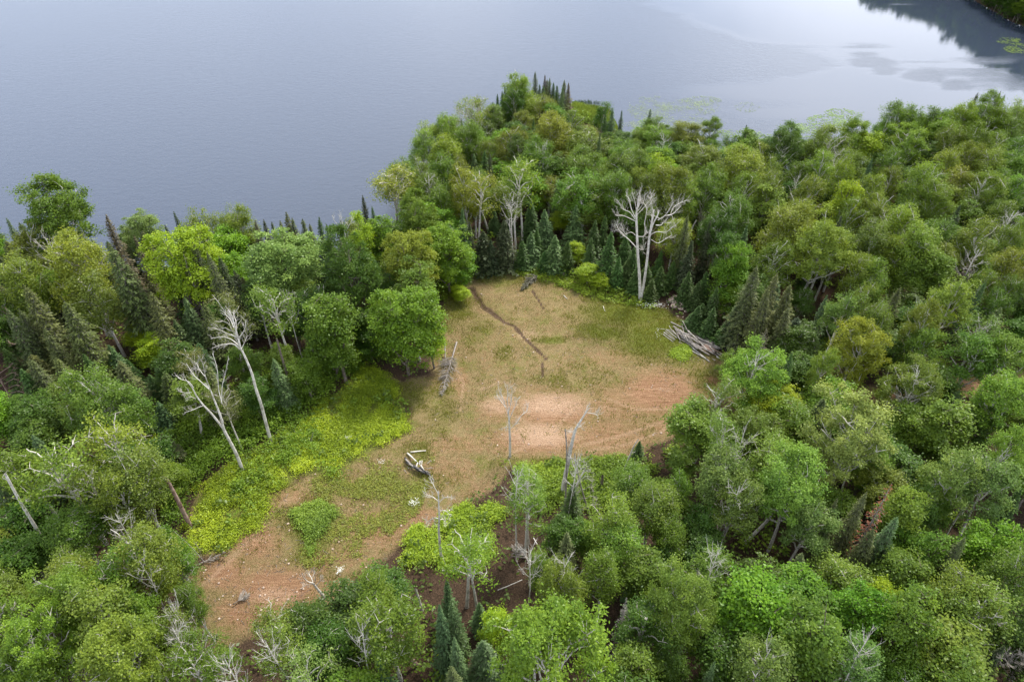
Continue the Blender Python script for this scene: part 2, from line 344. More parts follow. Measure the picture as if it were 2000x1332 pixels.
def ground(x, y):
    x = np.asarray(x, float); y = np.asarray(y, float)
    s = land(x, y)
    z = np.where(s > 0, WATER_Z-0.15+(-WATER_Z+0.15)*(1-np.exp(-np.maximum(s, 0)/4.0)), WATER_Z-0.15+np.maximum(s, -30)*0.12)
    z = z+np.clip(s/10, 0, 1)*(0.10*vn(x, y, 9, 1)+0.04*vn(x, y, 2.3, 2)+0.02*vn(x, y, 0.8, 3))
    for g, w, dep in zip(GUL, (0.42, 0.22, 0.16), (0.55, 0.2, 0.12)):
        d = pdist(x, y, g, False); prog = np.clip((y-76)/12, 0.12, 1) if w > .4 else 1.0
        z = z-dep*prog*np.exp(-(d/(w*(0.55+0.45*prog)*(1+0.3*vn(x, y, 1.1, 9))))**2)
    return z
def gz(x, y): return float(ground(np.array([x]), np.array([y]))[0])

CLEAR_PX = [(372, 1115), (440, 1080), (505, 1010), (560, 940), (620, 915), (700, 880), (770, 850), (800, 800), (735, 755), (850, 735), (850, 650), (872, 580),
            (915, 540), (1010, 528), (1100, 545), (1180, 572), (1240, 592), (1300, 605), (1345, 640), (1425, 695), (1455, 730), (1450, 765), (1360, 790), (1310, 850), (1225, 888),
            (1130, 898), (1060, 905), (1000, 915), (940, 965), (890, 1000), (800, 1045), (745, 1100), (700, 1135), (640, 1190), (560, 1215), (430, 1260), (380, 1200)]
BRACK_PX = [(800, 745), (715, 705), (650, 765), (580, 812), (505, 862), (430, 905), (375, 960), (352, 1030), (365, 1100), (430, 1092), (500, 1052), (540, 990), (590, 938), (660, 935), (740, 885), (808, 838), (795, 775)]
CLEAR = np.array([G(*p)[:2] for p in CLEAR_PX]); BRACK = np.array([G(*p)[:2] for p in BRACK_PX])
TRACK = np.array([G(*p)[:2] for p in [(1390, 742), (1440, 768), (1520, 775), (1620, 775), (1740, 770), (1900, 752), (2100, 735)]])

# ------------------------------------------------------------------ ground
def axis(lo, hi, step, far, n):
    g = np.arange(lo, hi, step); e = np.geomspace(1, far, n)*step*2
    return np.concatenate([(lo-np.cumsum(np.diff(np.concatenate([[0], e]))))[::-1], g, hi+np.cumsum(np.diff(np.concatenate([[0], e])))])
ax = axis(-34, 32, 0.30, 2600, 60); ay = axis(36, 97, 0.30, 2600, 60)
# extra medium-resolution lines so the shore is smooth
ax = np.unique(np.concatenate([ax, np.arange(-130, -34, 2.5), np.arange(32, 190, 2.5)])); ay = np.unique(np.concatenate([ay, np.arange(0, 36, 2.5), np.arange(97, 260, 2.5)]))
X, Y = np.meshgrid(ax, ay); Xf, Yf = X.ravel(), Y.ravel(); Zf = ground(Xf, Yf)
nx, ny = len(ax), len(ay)
i0 = (np.arange(ny-1)[:, None]*nx+np.arange(nx-1)[None]).ravel()
Fg = np.stack([i0, i0+1, i0+1+nx, i0+nx], 1)
px, py, dp = pix(Xf, Yf, 0)
def blobs(L_, px=None, py=None):
    s = np.zeros_like(px)
    for (cx, cy, rx, ry, w) in L_: s = np.maximum(s, w*np.exp(-(((px-cx)/rx)**2+((py-cy)/ry)**2)**1.3))
    return s
BARE = [(1290, 768, 90, 52, 1.1), (1210, 790, 80, 50, .75), (1180, 850, 130, 45, .75), (1080, 805, 110, 45, .95), (980, 800, 60, 35, .75), (1050, 765, 70, 18, .55), (1060, 860, 130, 35, .95), (1200, 860, 90, 30, .55), (900, 745, 22, 40, .7),
        (900, 870, 90, 25, .6), (880, 920, 80, 40, .55), (1200, 700, 90, 22, .5), (560, 970, 60, 30, .65), (500, 1060, 60, 45, .9), (440, 1120, 60, 45, .95), (540, 1150, 100, 50, 1.1), (470, 1200, 60, 40, .9),
        (627, 1100, 22, 22, 1.0), (740, 1035, 80, 45, .8), (820, 1010, 70, 25, .8), (680, 1080, 50, 35, .6), (1010, 640, 35, 18, .35), (1040, 700, 60, 20, .3), (1160, 620, 60, 20, .3), (930, 960, 40, 25, .6), (1310, 830, 60, 30, .7), (960, 700, 60, 60, .35)]
PALE = [(1080, 790, 90, 30, .9), (540, 1165, 70, 28, .7), (430, 1120, 30, 24, .4), (1060, 850, 90, 30, .95), (1180, 800, 60, 20, .5), (975, 790, 55, 28, .7), (1300, 760, 50, 22, .5), (505, 1050, 30, 20, .5), (1030, 655, 40, 22, .6), (990, 690, 50, 16, .6), (1090, 700, 50, 16, .3), (770, 1085, 20, 12, .6)]
GREEN = [(1240, 612, 120, 34, 1.05), (1300, 655, 60, 50, 1.1), (1160, 645, 40, 20, .9), (1265, 665, 70, 45, 1), (1190, 650, 45, 16, 1.0), (890, 600, 35, 40, .75), (985, 690, 22, 14, .9), (1075, 665, 40, 8, .8), (1340, 700, 70, 30, .5), (860, 800, 45, 60, .5),
         (1390, 740, 50, 30, .8), (1000, 545, 90, 14, .6), (780, 780, 60, 50, .7), (820, 880, 30, 20, .6), (840, 940, 60, 20, .5), (1080, 905, 120, 16, .7), (940, 640, 40, 30, .45), (760, 960, 70, 35, .5), (1120, 740, 100, 25, .35), (1380, 650, 60, 30, .6), (610, 1030, 55, 60, .9), (1130, 560, 60, 12, .4), (1180, 585, 50, 14, .8)]
inC = inpoly(Xf, Yf, CLEAR); dC = pdist(Xf, Yf, CLEAR); sC = np.where(inC, dC, -dC)
dT = pdist(Xf, Yf, TRACK, False)
clear = np.clip((sC+1.2+0.9*vn(Xf, Yf, 2.5, 5))/2.4, 0, 1); clear = np.maximum(clear, np.clip(1.6-dT*0.6+0.3*vn(Xf, Yf, 1.5, 6), 0, 1))
bare = blobs(BARE, px, py); bare = np.maximum(bare, 1.0*np.exp(-(dT/1.3)**2))
pale = blobs(PALE, px, py); green = blobs(GREEN, px, py)
inB = np.clip(np.where(inpoly(Xf, Yf, BRACK), 1, -1)*pdist(Xf, Yf, BRACK)*.8, 0, 1); green = np.maximum(green, inB*.95); clear = np.maximum(clear, inB)
gul = np.zeros_like(Xf)
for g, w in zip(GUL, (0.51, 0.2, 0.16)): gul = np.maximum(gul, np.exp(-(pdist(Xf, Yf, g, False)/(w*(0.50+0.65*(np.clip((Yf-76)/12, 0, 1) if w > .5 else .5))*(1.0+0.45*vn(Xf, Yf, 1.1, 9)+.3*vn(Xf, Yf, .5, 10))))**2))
TR = [((950, 790), (1010, 815), (1060, 845), (1092, 880)), ((1120, 800), (1090, 830), (1050, 862), (1000, 885)), ((1180, 775), (1240, 800), (1310, 800), (1345, 790)), ((1030, 770), (985, 745), (940, 760)), ((900, 800), (905, 750), (890, 720)),
      ((1150, 880), (1220, 868), (1290, 845), (1330, 810)), ((1130, 870), (1210, 852), (1290, 826)), ((430, 1110), (500, 1040), (560, 975)), ((400, 1140), (470, 1075), (530, 1010))]
trk = np.zeros_like(Xf)
for t_ in TR: trk = np.maximum(trk, np.exp(-(pdist(Xf, Yf, np.array([G(*p)[:2] for p in t_]), False)/0.22)**2))
shore = np.clip(1-land(Xf, Yf)/5, 0, 1)

def ground_mat():
    m = mat('ground'); nt = m.node_tree
    A = lambda n: N(nt, 'ShaderNodeAttribute', _attribute_name=n).outputs['Fac']
    tc = N(nt, 'ShaderNodeTexCoord')
    def noise(scale, det=6, rough=0.6, dist=0.0, st=None, rot=None):
        n = N(nt, 'ShaderNodeTexNoise', Scale=scale, Detail=float(det), Roughness=rough, Distortion=dist)
        if st:
            mp = N(nt, 'ShaderNodeMapping'); mp.inputs['Scale'].default_value = st
            if rot: mp.inputs['Rotation'].default_value = (0, 0, rot)
            L(nt, tc.outputs['Object'], mp.inputs[0]); L(nt, mp.outputs[0], n.inputs['Vector'])
        else: L(nt, tc.outputs['Object'], n.inputs['Vector'])
        return n.outputs['Fac']
    def col(f, stops):
        r = ramp(nt, stops); L(nt, f, r.inputs['Fac']); return r.outputs[0]
    def mixc(f, a, b):
        n = N(nt, 'ShaderNodeMix', _data_type='RGBA'); L(nt, f, n.inputs[0]); L(nt, a, n.inputs[6]); L(nt, b, n.inputs[7]); return n.outputs[2]
    def ma(op, a, b, clamp=False):
        n = N(nt, 'ShaderNodeMath', _operation=op, _use_clamp=clamp)
        for s_, v in zip(n.inputs, (a, b)):
            if hasattr(v, 'is_linked'): L(nt, v, s_)
            else: s_.default_value = v
        return n.outputs[0]
    def mask(att, nz, amp, lo, hi):   # attribute broken up by noise
        v = ma('ADD', att, ma('MULTIPLY', ma('SUBTRACT', nz, 0.5), amp)); n = N(nt, 'ShaderNodeMapRange', _clamp=True)
        n.inputs['From Min'].default_value = lo; n.inputs['From Max'].default_value = hi; L(nt, v, n.inputs['Value']); return n.outputs[0]
    nb = noise(0.35, 8, 0.68); nm = noise(1.7, 8, 0.7); nf = noise(7.0, 6, 0.75); ns = noise(1.3, 6, 0.7, 0.8, (0.35, 3.2, 1), 0.5); nf2 = noise(14.0, 4, 0.8)
    litter = col(nf, [(0.3, (0.030, 0.020, 0.013)), (0.5, (0.085, 0.055, 0.035)), (0.66, (0.16, 0.10, 0.065))])
    dry = col(nf, [(0.28, (0.150, 0.122, 0.044)), (0.47, (0.275, 0.210, 0.092)), (0.6, (0.36, 0.275, 0.14)), (0.75, (0.45, 0.36, 0.19))])
    grn = col(nf2, [(0.3, (0.070, 0.095, 0.016)), (0.5, (0.165, 0.200, 0.034)), (0.7, (0.26, 0.27, 0.065))])
    soil = col(ma('ADD', ma('MULTIPLY', ns, 0.55), ma('MULTIPLY', nf, 0.45)), [(0.30, (0.14, 0.068, 0.036)), (0.45, (0.31, 0.168, 0.092)), (0.58, (0.46, 0.275, 0.160)), (0.75, (0.62, 0.42, 0.27))])
    palec = col(nf, [(0.3, (0.36, 0.215, 0.130)), (0.5, (0.57, 0.375, 0.245)), (0.7, (0.68, 0.50, 0.36))])
    c = mixc(mask(nb, nm, 0.6, 0.48, 0.70), dry, grn)
    c2 = mixc(mask(nm, nf, 0.8, 0.52, 0.72), c, soil)
    c3 = mixc(mask(A('green'), ma('ADD', ma('MULTIPLY', nm, .6), ma('MULTIPLY', nf, .4)), 1.6, 0.25, 1.0), c2, grn)
    c4 = mixc(mask(A('bare'), ma('ADD', ma('MULTIPLY', nm, .6), ma('MULTIPLY', nf, .4)), 1.7, 0.28, 0.95), c3, soil)
    c5 = mixc(mask(A('pale'), ma('ADD', ma('MULTIPLY', ns, .5), ma('MULTIPLY', nf, .5)), 1.5, 0.42, 1.0), c4, palec)
    c6 = mixc(ma('MULTIPLY', A('trk'), ma('MULTIPLY', nm, 0.9)), c5, palec)
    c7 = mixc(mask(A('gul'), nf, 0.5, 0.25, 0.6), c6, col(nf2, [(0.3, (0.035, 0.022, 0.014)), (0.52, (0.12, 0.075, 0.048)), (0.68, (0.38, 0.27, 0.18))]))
    c8 = mixc(mask(A('clear'), nf, 0.6, 0.3, 0.7), litter, c7)
    n3 = noise(45.0, 3, 0.9)
    hsv = N(nt, 'ShaderNodeHueSaturation'); vv = N(nt, 'ShaderNodeMapRange'); vv.inputs['From Min'].default_value = 0.25; vv.inputs['From Max'].default_value = 0.75; vv.inputs['To Min'].default_value = 0.50; vv.inputs['To Max'].default_value = 1.5
    L(nt, nf2, vv.inputs['Value']); L(nt, vv.outputs[0], hsv.inputs['Value']); L(nt, c8, hsv.inputs['Color'])
    p = N(nt, 'ShaderNodeBsdfPrincipled', Roughness=0.95); p.inputs['Specular IOR Level'].default_value = 0.15
    L(nt, hsv.outputs[0], p.inputs['Base Color'])
    b = N(nt, 'ShaderNodeBump', Strength=1.0, Distance=0.25)
    L(nt, ma('ADD', ma('MULTIPLY', nf, 1.0), ma('MULTIPLY', nf2, 0.5)), b.inputs['Height']); L(nt, b.outputs[0], p.inputs['Normal'])
    o = N(nt, 'ShaderNodeOutputMaterial'); L(nt, p.outputs[0], o.inputs['Surface']); return m
gme = qmesh('ground', np.stack([Xf, Yf, Zf], 1), Fg, ground_mat(), {'clear': ('POINT', clear), 'bare': ('POINT', bare), 'pale': ('POINT', pale), 'green': ('POINT', green), 'gul': ('POINT', gul), 'trk': ('POINT', trk)}, smooth=True)
go = obj('ground', gme); go['kind'] = 'structure'

# ------------------------------------------------------------------ lake
def water_mat():
    m = mat('lake_water'); nt = m.node_tree
    tc = N(nt, 'ShaderNodeTexCoord')
    def noise(scale, det, rough, st=(1, 1, 1), rot=0.0, dist=0.0, loc=(0, 0, 0)):
        mp = N(nt, 'ShaderNodeMapping'); mp.inputs['Scale'].default_value = st; mp.inputs['Rotation'].default_value = (0, 0, rot); mp.inputs['Location'].default_value = loc
        n = N(nt, 'ShaderNodeTexNoise', Scale=scale, Detail=float(det), Roughness=rough, Distortion=dist)
        L(nt, tc.outputs['Object'], mp.inputs[0]); L(nt, mp.outputs[0], n.inputs['Vector']); return n.outputs['Fac']
    wind = noise(0.018, 5, 0.55, (0.55, 1.5, 1), 0.35, 1.2, (3, 1, 0))       # cat's-paws: where the breeze roughens the water
    sx = N(nt, 'ShaderNodeSeparateXYZ'); L(nt, tc.outputs['Object'], sx.inputs[0])
    # the bay behind the point lies sheltered, the open lake is breezier
    sh = N(nt, 'ShaderNodeMapRange', _clamp=True, _interpolation_type='SMOOTHSTEP'); sh.inputs['From Min'].default_value = 20; sh.inputs['From Max'].default_value = 85
    sh.inputs['To Min'].default_value = 0.34; sh.inputs['To Max'].default_value = -0.06
    L(nt, sx.outputs['X'], sh.inputs['Value'])
    a = N(nt, 'ShaderNodeMath', _operation='ADD'); L(nt, wind, a.inputs[0]); L(nt, sh.outputs[0], a.inputs[1])
    wm = N(nt, 'ShaderNodeMapRange', _clamp=True, _interpolation_type='SMOOTHSTEP'); wm.inputs['From Min'].default_value = 0.41; wm.inputs['From Max'].default_value = 0.64
    gu = N(nt, 'ShaderNodeAttribute', _attribute_name='breeze'); g2 = N(nt, 'ShaderNodeMath', _operation='MULTIPLY_ADD'); L(nt, gu.outputs['Fac'], g2.inputs[0]); g2.inputs[1].default_value = 0.40; L(nt, a.outputs[0], g2.inputs[2])
    L(nt, g2.outputs[0], wm.inputs['Value'])
    r1 = noise(2.2, 4, 0.6, (0.8, 1.4, 1), 0.25, 0.4); r2 = noise(0.55, 3, 0.55, (0.8, 1.2, 1), 0.5, 0.6)
    hs = N(nt, 'ShaderNodeMath', _operation='ADD'); L(nt, r1, hs.inputs[0]); L(nt, r2, hs.inputs[1])
    st = N(nt, 'ShaderNodeMapRange'); st.inputs['To Min'].default_value = 0.02; st.inputs['To Max'].default_value = 0.26; L(nt, wm.outputs[0], st.inputs['Value'])
    b = N(nt, 'ShaderNodeBump', Distance=0.22); L(nt, hs.outputs[0], b.inputs['Height']); L(nt, st.outputs[0], b.inputs['Strength'])
    rg = N(nt, 'ShaderNodeMapRange'); rg.inputs['To Min'].default_value = 0.03; rg.inputs['To Max'].default_value = 0.22; L(nt, wm.outputs[0], rg.inputs['Value'])
    p = N(nt, 'ShaderNodeBsdfPrincipled'); p.inputs['Base Color'].default_value = (0.036, 0.048, 0.074, 1); p.inputs['IOR'].default_value = 1.333
    p.inputs['Specular IOR Level'].default_value = 0.9
    L(nt, rg.outputs[0], p.inputs['Roughness']); L(nt, b.outputs[0], p.inputs['Normal'])
    o = N(nt, 'ShaderNodeOutputMaterial'); L(nt, p.outputs[0], o.inputs['Surface']); return m
wx = np.concatenate([[-1500, -700], np.arange(-260, 300, 4.0), [700, 1500]]); wy = np.concatenate([[-900, -200], np.arange(70, 420, 4.0), [800, 1500]])
WX, WY = [q.ravel() for q in np.meshgrid(wx, wy)]; a_, b_, _ = pix(WX, WY, WATER_Z); vis = (WY > 60)
GUST = [(1400, 108, 130, 34, 1), (1530, 128, 90, 26, 1), (1700, 124, 34, 9, .9), (1725, 140, 30, 7, .7), (1800, 150, 32, 8, .9), (1210, 152, 36, 7, 1), (552, 296, 34, 12, 1), (565, 315, 42, 10, .8), (1395, 238, 34, 12, 1), (1690, 108, 40, 6, .6), (1860, 168, 26, 8, .6), (1760, 10, 50, 5, .6), (1630, 255, 60, 14, .7), (300, 4, 60, 5, .5)]
STILL = [(1860, 60, 130, 36, 1), (1600, 30, 170, 26, 1), (1480, 180, 230, 16, .7), (620, 345, 70, 22, .6), (1650, 170, 160, 20, .6), (1530, 160, 16, 7, 1)]
breeze = np.where(vis, blobs(GUST, a_, b_)-blobs(STILL, a_, b_), 0)
iw = (np.arange(len(wy)-1)[:, None]*len(wx)+np.arange(len(wx)-1)[None]).ravel(); nw = len(wx)
wo_ = obj('lake_water', qmesh('lake_water', np.stack([WX, WY, WX*0+WATER_Z], 1), np.stack([iw, iw+1, iw+1+nw, iw+nw], 1), water_mat(), {'breeze': ('POINT', breeze)})); wo_['kind'] = 'structure'

# ------------------------------------------------------------------ trees read off the photograph: kind colour x y width [height]
TREES = """
A gr 115 404 150 18|B ol 60 470 110|B oy 140 500 130 17|B ol 180 560 90|B gr 40 545 80|M pg 265 432 85 12|M yg 345 490 130 17|B ol 395 418 95 12|B ol 462 415 85 12
M br 445 458 75 13|M br 440 525 90 11|B ol 25 525 90 16|BS og 447 613 85|M pg 552 506 150 16|M dg 680 490 105 17|M yg 695 438 50 14|M br 736 433 60 13|M oy 795 485 95 15
M br 868 475 100 14|M br 889 520 85 9|M gr 820 408 78 14|M br 787 612 135 16|M yg 838 645 55 8|M gr 812 545 80 13|M gr 640 602 95 14|M gr 655 670 70 8|BS gr 534 592 105 15
M dg 703 615 60 8|M dg 720 655 60 6|B lg 1015 150 62 15|B gr 1010 178 48 10|B gr 1024 192 44 8|B lg 834 228 50 14|B lg 872 243 70 14|BS oy 913 209 58 14|BS ol 932 202 48 13|B bg 960 217 50 10|B lg 1031 198 35 8
B oy 1049 212 66 9|B oy 1072 212 40 8|B lg 826 263 62 14|B oy 867 273 62 14|B gr 913 268 75 13|B dg 950 252 50 9|B ol 998 265 75 14|B oy 1074 257 90 14|B gr 1150 296 112 11|B gr 1046 306 80 13
B gr 1133 302 60 12|B gr 778 318 78 14|B ol 819 320 45 14|B gr 865 321 65 13|B ol 900 314 40 13|B ol 952 278 40 12|BS oy 770 355 108 15|B gr 802 396 60 12|B gr 840 356 65 13|B oy 908 345 60 15
BS oy 936 362 82 15|BS oy 1015 340 82 16|BS ol 995 388 75 13|B gr 1148 332 90 13|B gr 1133 368 110 13|M dg 1082 330 60 9|B gr 1222 319 80 12|M br 821 408 70 11|M br 872 434 60 9|B gr 860 378 62 12
B oy 1321 442 80 11|B ol 1308 357 95 15|B gr 1142 383 95 12|B gr 1206 362 85 13|B lg 1284 261 70 11|B ol 1343 266 78 11|M gr 1455 269 55 12|B dg 1425 279 42 10|A dg 1529 287 72 13|B ol 1621 276 92 14
A lg 1670 246 60 14|B gr 1225 325 90 13|M gr 1284 297 60 12|M yg 1294 322 60 14|B ol 1373 302 95 13|B lg 1442 294 60 12|B oy 1445 330 110 14|B ol 1511 345 62 15|B gr 1562 330 55 12|B lg 1608 315 60 14
B oy 1654 322 56 15|M yg 1659 360 52 15|B ol 1583 361 62 14|B ol 1271 348 60 13|B ol 1332 360 70 14|B gr 1430 399 90 14|B gr 1379 361 80 13|M lg 1501 394 70 12|B ol 1557 399 92 15|B oy 1545 437 112 15
A oy 1608 468 118 16|B gr 1455 366 80 13|B dg 1404 437 80 12|B ol 1519 488 90 14|M br 1446 484 56 13|M br 1437 530 75 10|M br 1441 575 60 7
B gr 1755 228 80 14|B gr 1788 225 60 14|B gr 1827 220 52 14|B lg 1883 223 62 14|B gr 1921 220 52 14|B gr 1957 215 50 15|B lg 1990 215 50 14|B gr 1730 248 60 12|B lg 1842 243 60 13|B yg 1890 241 60 12
B gr 1934 243 60 13|B gr 1975 248 60 13|M yg 1702 276 60 12|A lg 1776 279 86 14|B gr 1857 269 72 13|B gr 1898 271 66 13|B ol 1947 279 70 13|B gr 1988 284 60 13|B oy 1855 304 56 13|B ol 1898 302 66 13
B ol 1939 317 66 13|B gr 1983 310 60 13|B ol 1745 332 42 12|B oy 1712 355 56 13|B lg 1814 345 86 15|B gr 1829 384 76 13|B ol 1722 399 86 14|B ol 1663 402 56 13|B oy 1770 424 80 15|B ol 1709 452 76 14
B lg 1793 484 112 14|B ol 1755 470 60 13|B ol 1921 361 90 14|B ol 1883 340 62 13|B gr 1975 361 66 13|B ol 1913 450 76 14|B gr 1983 450 60 13|B gr 1960 412 62 12|B ol 1990 500 70 14
B ol 1684 507 62 13|B lg 1712 520 62 12|M gr 1806 520 110 12|A bg 1653 592 72 13|B ol 1699 571 60 14|B ol 1722 604 60 13|A oy 1689 666 108 14|A lg 1617 700 52 12|A ol 1811 613 66 14|A lg 1811 660 68 12
M dg 1755 661 62 9|A lg 1870 571 82 14|B gr 1921 541 56 12|BS bg 1913 640 82 14|A gr 1908 681 90 13|A lg 1972 686 90 13|A ol 1781 745 112 12|B oy 1832 718 62 9|B dg 1985 546 52 12|A lg 1960 758 92 13|M gr 1793 712 40 8
A lg 1472 727 132 12|A lg 1432 702 50 9|M yg 1505 788 112 9|BS bg 1403 775 82 11|B dg 1556 661 90 9|M dg 1569 712 80 8
BS bg 1416 836 92 13|M gr 1478 836 110 9|M gr 1549 823 92 9|AL pg 1665 842 172 15|M gr 1789 815 82 10|M gr 1859 823 110 11|M dg 1921 806 70 9|A bg 1416 919 102 13|A bg 1445 964 92 12|AL lg 1549 939 152 14
A bg 1590 1014 100 11|M ol 1785 972 92 12|A bg 1880 906 102 14|A bg 1942 927 100 13|A lg 1980 865 72 13|M gr 1706 898 90 9|M gr 1838 956 72 9|B gr 1312 968 62 9|M dg 1375 1006 72 8|B gr 1312 1031 72 9|M dg 1383 1064 92 8
M br 1482 1147 146 13|AL lg 1341 1163 132 13|M gr 1590 1221 132 13|M dg 1424 1259 112 9|A bg 1495 1292 122 12|M dg 1312 1279 70 8|M br 1702 1163 100 12|M yg 1742 1143 78 12|M gr 1789 1205 112 13
B bg 1685 1271 102 11|M gr 1768 1101 92 10|M gr 1835 1068 72 10|B ol 1893 1138 112 13|B ol 1930 1182 132 13|M br 1938 1043 102 11|M ol 1872 1250 152 12|M gr 1868 1317 112 11|M br 1776 1039 62 9|M dg 1971 1196 80 10
M dg 69 801 100 9|M dg 66 852 102 9|B gr 191 780 142 14|B gr 140 755 82 12|B gr 242 775 82 11|BS oy 217 852 122 15|B ol 255 902 112 14|BS ol 102 916 142 15|BS ol 166 923 92 14|B ol 217 944 102 13
BS og 370 699 62 11|BS og 434 775 62 10|M dg 39 1018 92 8|M dg 39 1077 102 8|B gr 144 1023 112 10|B gr 134 1077 72 9|BL ol 257 1051 152 15|BS gr 231 1095 112 13|B gr 321 1043 62 10|B gr 334 1095 72 10
B gr 365 1146 56 9|AL lg 134 1146 132 14|A lg 182 1172 130 14|AL lg 64 1223 132 14|AL lg 218 1274 172 16|A ol 270 1236 92 13|A gr 39 1300 122 12|BS ol 334 1223 82 12|BS gr 385 1249 82 11|BS gr 372 1300 112 12
BS gr 424 1300 92 10|A gr 257 1185 82 11|BS ol 526 1210 92 10|B dg 603 1210 112 10|BS ol 538 1262 112 11|B dg 628 1249 112 10|B gr 744 1185 136 14|B lg 731 1136 82 11|BS pg 603 1313 112 11|M yg 980 1210 62 8|BS lg 916 1069 112 13
AL lg 1075 1275 232 19|BS pg 1028 943 82 11|BS lg 1033 982 82 10|B lg 1201 1007 92 11|M dg 1104 1030 76 7|M gr 1155 1033 56 7|B gr 1283 969 96 11|B gr 1329 940 56 10|B lg 1219 1045 92 10|M gr 1334 893 50 6
BL ol 1100 1132 112 12|B gr 1060 1082 60 9|B gr 1182 1102 82 10|M gr 1270 1112 92 9|M gr 1250 1302 92 9|A gr 1345 1215 60 9|M dg 300 880 70 6|M gr 330 930 70 5|M dg 500 760 60 7|M gr 590 720 60 7|M gr 480 700 60 7|M gr 545 690 55 7
M yg 1150 528 42 4.0|M yg 1172 548 30 2.8|M yg 1099 426 40 5|M yg 1128 488 34 4.5|M yg 898 572 34 2.8|M yg 275 650 60 5|M yg 300 680 60 5|M gr 620 640 50 8
M dg 20 640 60 9|M dg 430 600 50 9|M gr 600 560 60 11|M dg 760 560 50 9
"""
# conifers are given by the pixel of their tip
CONIFERS = """
S bs 195 418 60 15|O ms 215 478 90 17|S ds 336 396 40 12|S bs 262 455 40 13|O ms 373 470 62 15|O ms 408 488 56 15|X bs 357 500 50 14|X gy 345 520 40 12|O ms 55 555 82 15|O ms 128 588 92 14|O ms 12 600 62 13|O ms 35 603 60 12
O ms 293 570 62 13|F bf 340 624 62 8|F bf 357 583 66 10|S bs 470 540 50 9|S ds 511 417 48 13|S ms 543 417 44 13|S ms 552 399 54 14|S ms 565 408 50 13|S ms 585 413 54 13|S df 616 414 48 13|S ds 706 366 40 12|S df 700 395 28 10
S df 692 404 32 9|S bs 488 420 44 13|F df 971 179 28 9|F df 983 173 30 9|S df 987 163 26 9|S df 992 161 26 9|S ms 1047 138 32 11|S df 1055 164 28 9|S df 1061 166 28 9|S bs 1065 145 24 10|S ms 1069 155 28 9|S ms 1074 152 28 10|F df 1000 190 30 8|F df 1040 175 30 8
S df 1081 161 28 9|S df 1091 166 30 9|S ms 1103 156 34 10|S bs 1112 161 26 9|S df 1088 179 28 8|S ms 935 183 26 10|S df 962 192 22 8|S df 1097 180 22 7|F df 944 294 52 11|F bf 1091 350 46 9|F df 990 243 30 9|F bf 1005 222 30 8
F df 1038 394 56 8|F bf 1066 408 60 8|F bf 1125 399 62 9|F df 1162 430 52 8|F df 1192 452 58 9|F bf 1038 453 48 6|F df 1048 446 40 6|F bf 1084 459 56 7|F ds 941 452 72 8|F ds 984 430 66 9|F df 1227 506 50 5|F df 1293 521 44 5.0
F df 1224 458 50 7|F df 1335 506 40 5|F df 1318 511 40 5|F df 1265 514 44 5|F df 1275 545 36 4|F df 1367 550 46 5|F bf 1357 608 40 2.8|F df 1374 592 44 4|F df 1183 419 40 8|F df 1347 529 46 6|F df 1385 529 46 6|F ds 915 432 40 9
F df 1367 597 44 4|F df 1416 633 46 5|F df 1395 600 44 6|F df 1240 480 44 7|F df 1210 500 40 6|F df 1245 520 40 5|F df 1400 560 46 7|F ds 1352 470 50 9|F df 1020 470 44 6|F ds 960 470 44 6|F df 1065 490 40 4|F df 1110 470 40 6|F df 1155 465 44 7
F bf 212 674 62 7|F bf 304 702 54 6|F bf 293 730 50 5|F bf 304 786 56 5|F ms 316 847 66 5.5|F df 165 690 60 8|F df 250 700 50 6|O ms 1478 520 72 15|O ms 1515 535 60 14|O ms 1500 560 60 13|O ms 1550 560 70 12|O ds 1560 620 74 9|F ds 1590 640 70 8|O ms 1445 590 60 10
X rs 1743 942 62 14|S rs 1654 1022 36 7|O ms 1690 962 62 12|O ms 1714 1030 66 10|O bf 1752 1008 66 11|F ms 1644 975 60 11|O ms 1888 1050 66 11|O ms 1575 1080 62 9|F ds 1960 1260 80 9|F bf 744 1275 62 9|F bf 860 1178 66 11|F bf 885 1165 66 10|F bf 872 1132 46 7|F bf 890 1240 66 10
F bf 1105 1085 60 8|F bf 1253 1085 50 8|X gy 1225 1165 46 11|F bf 1395 1290 50 9|F bf 935 1175 50 5|O ms 880 1295 60 9|F df 40 720 80 9|X gy 1900 500 50 10|X bs 1500 640 50 10|O ms 90 640 60 11|F df 1250 860 30 3|S df 1700 620 40 8|O ms 1540 600 60 11|F bf 1450 1270 50 7
O ms 250 515 60 14|O ds 425 500 58 13|S ds 640 432 46 13|S ds 660 425 46 12|S ds 528 425 44 13|S ms 602 425 44 12|S ds 318 432 44 12|O ds 462 525 58 12|S df 728 396 36 11|S df 900 402 38 12|S ds 958 300 34 11|S ds 1165 312 34 10|S ds 1390 430 40 11|O ms 1345 420 44 12|S ds 1640 420 44 12|O ms 1760 560 54 11|S ds 1880 400 44 11|O ms 1960 600 54 10|S ds 1580 300 34 11|O ms 60 700 70 10|F df 10 680 70 8|F ms 130 690 66 8|F bs 440 560 44 8|F df 350 560 60 8
"""
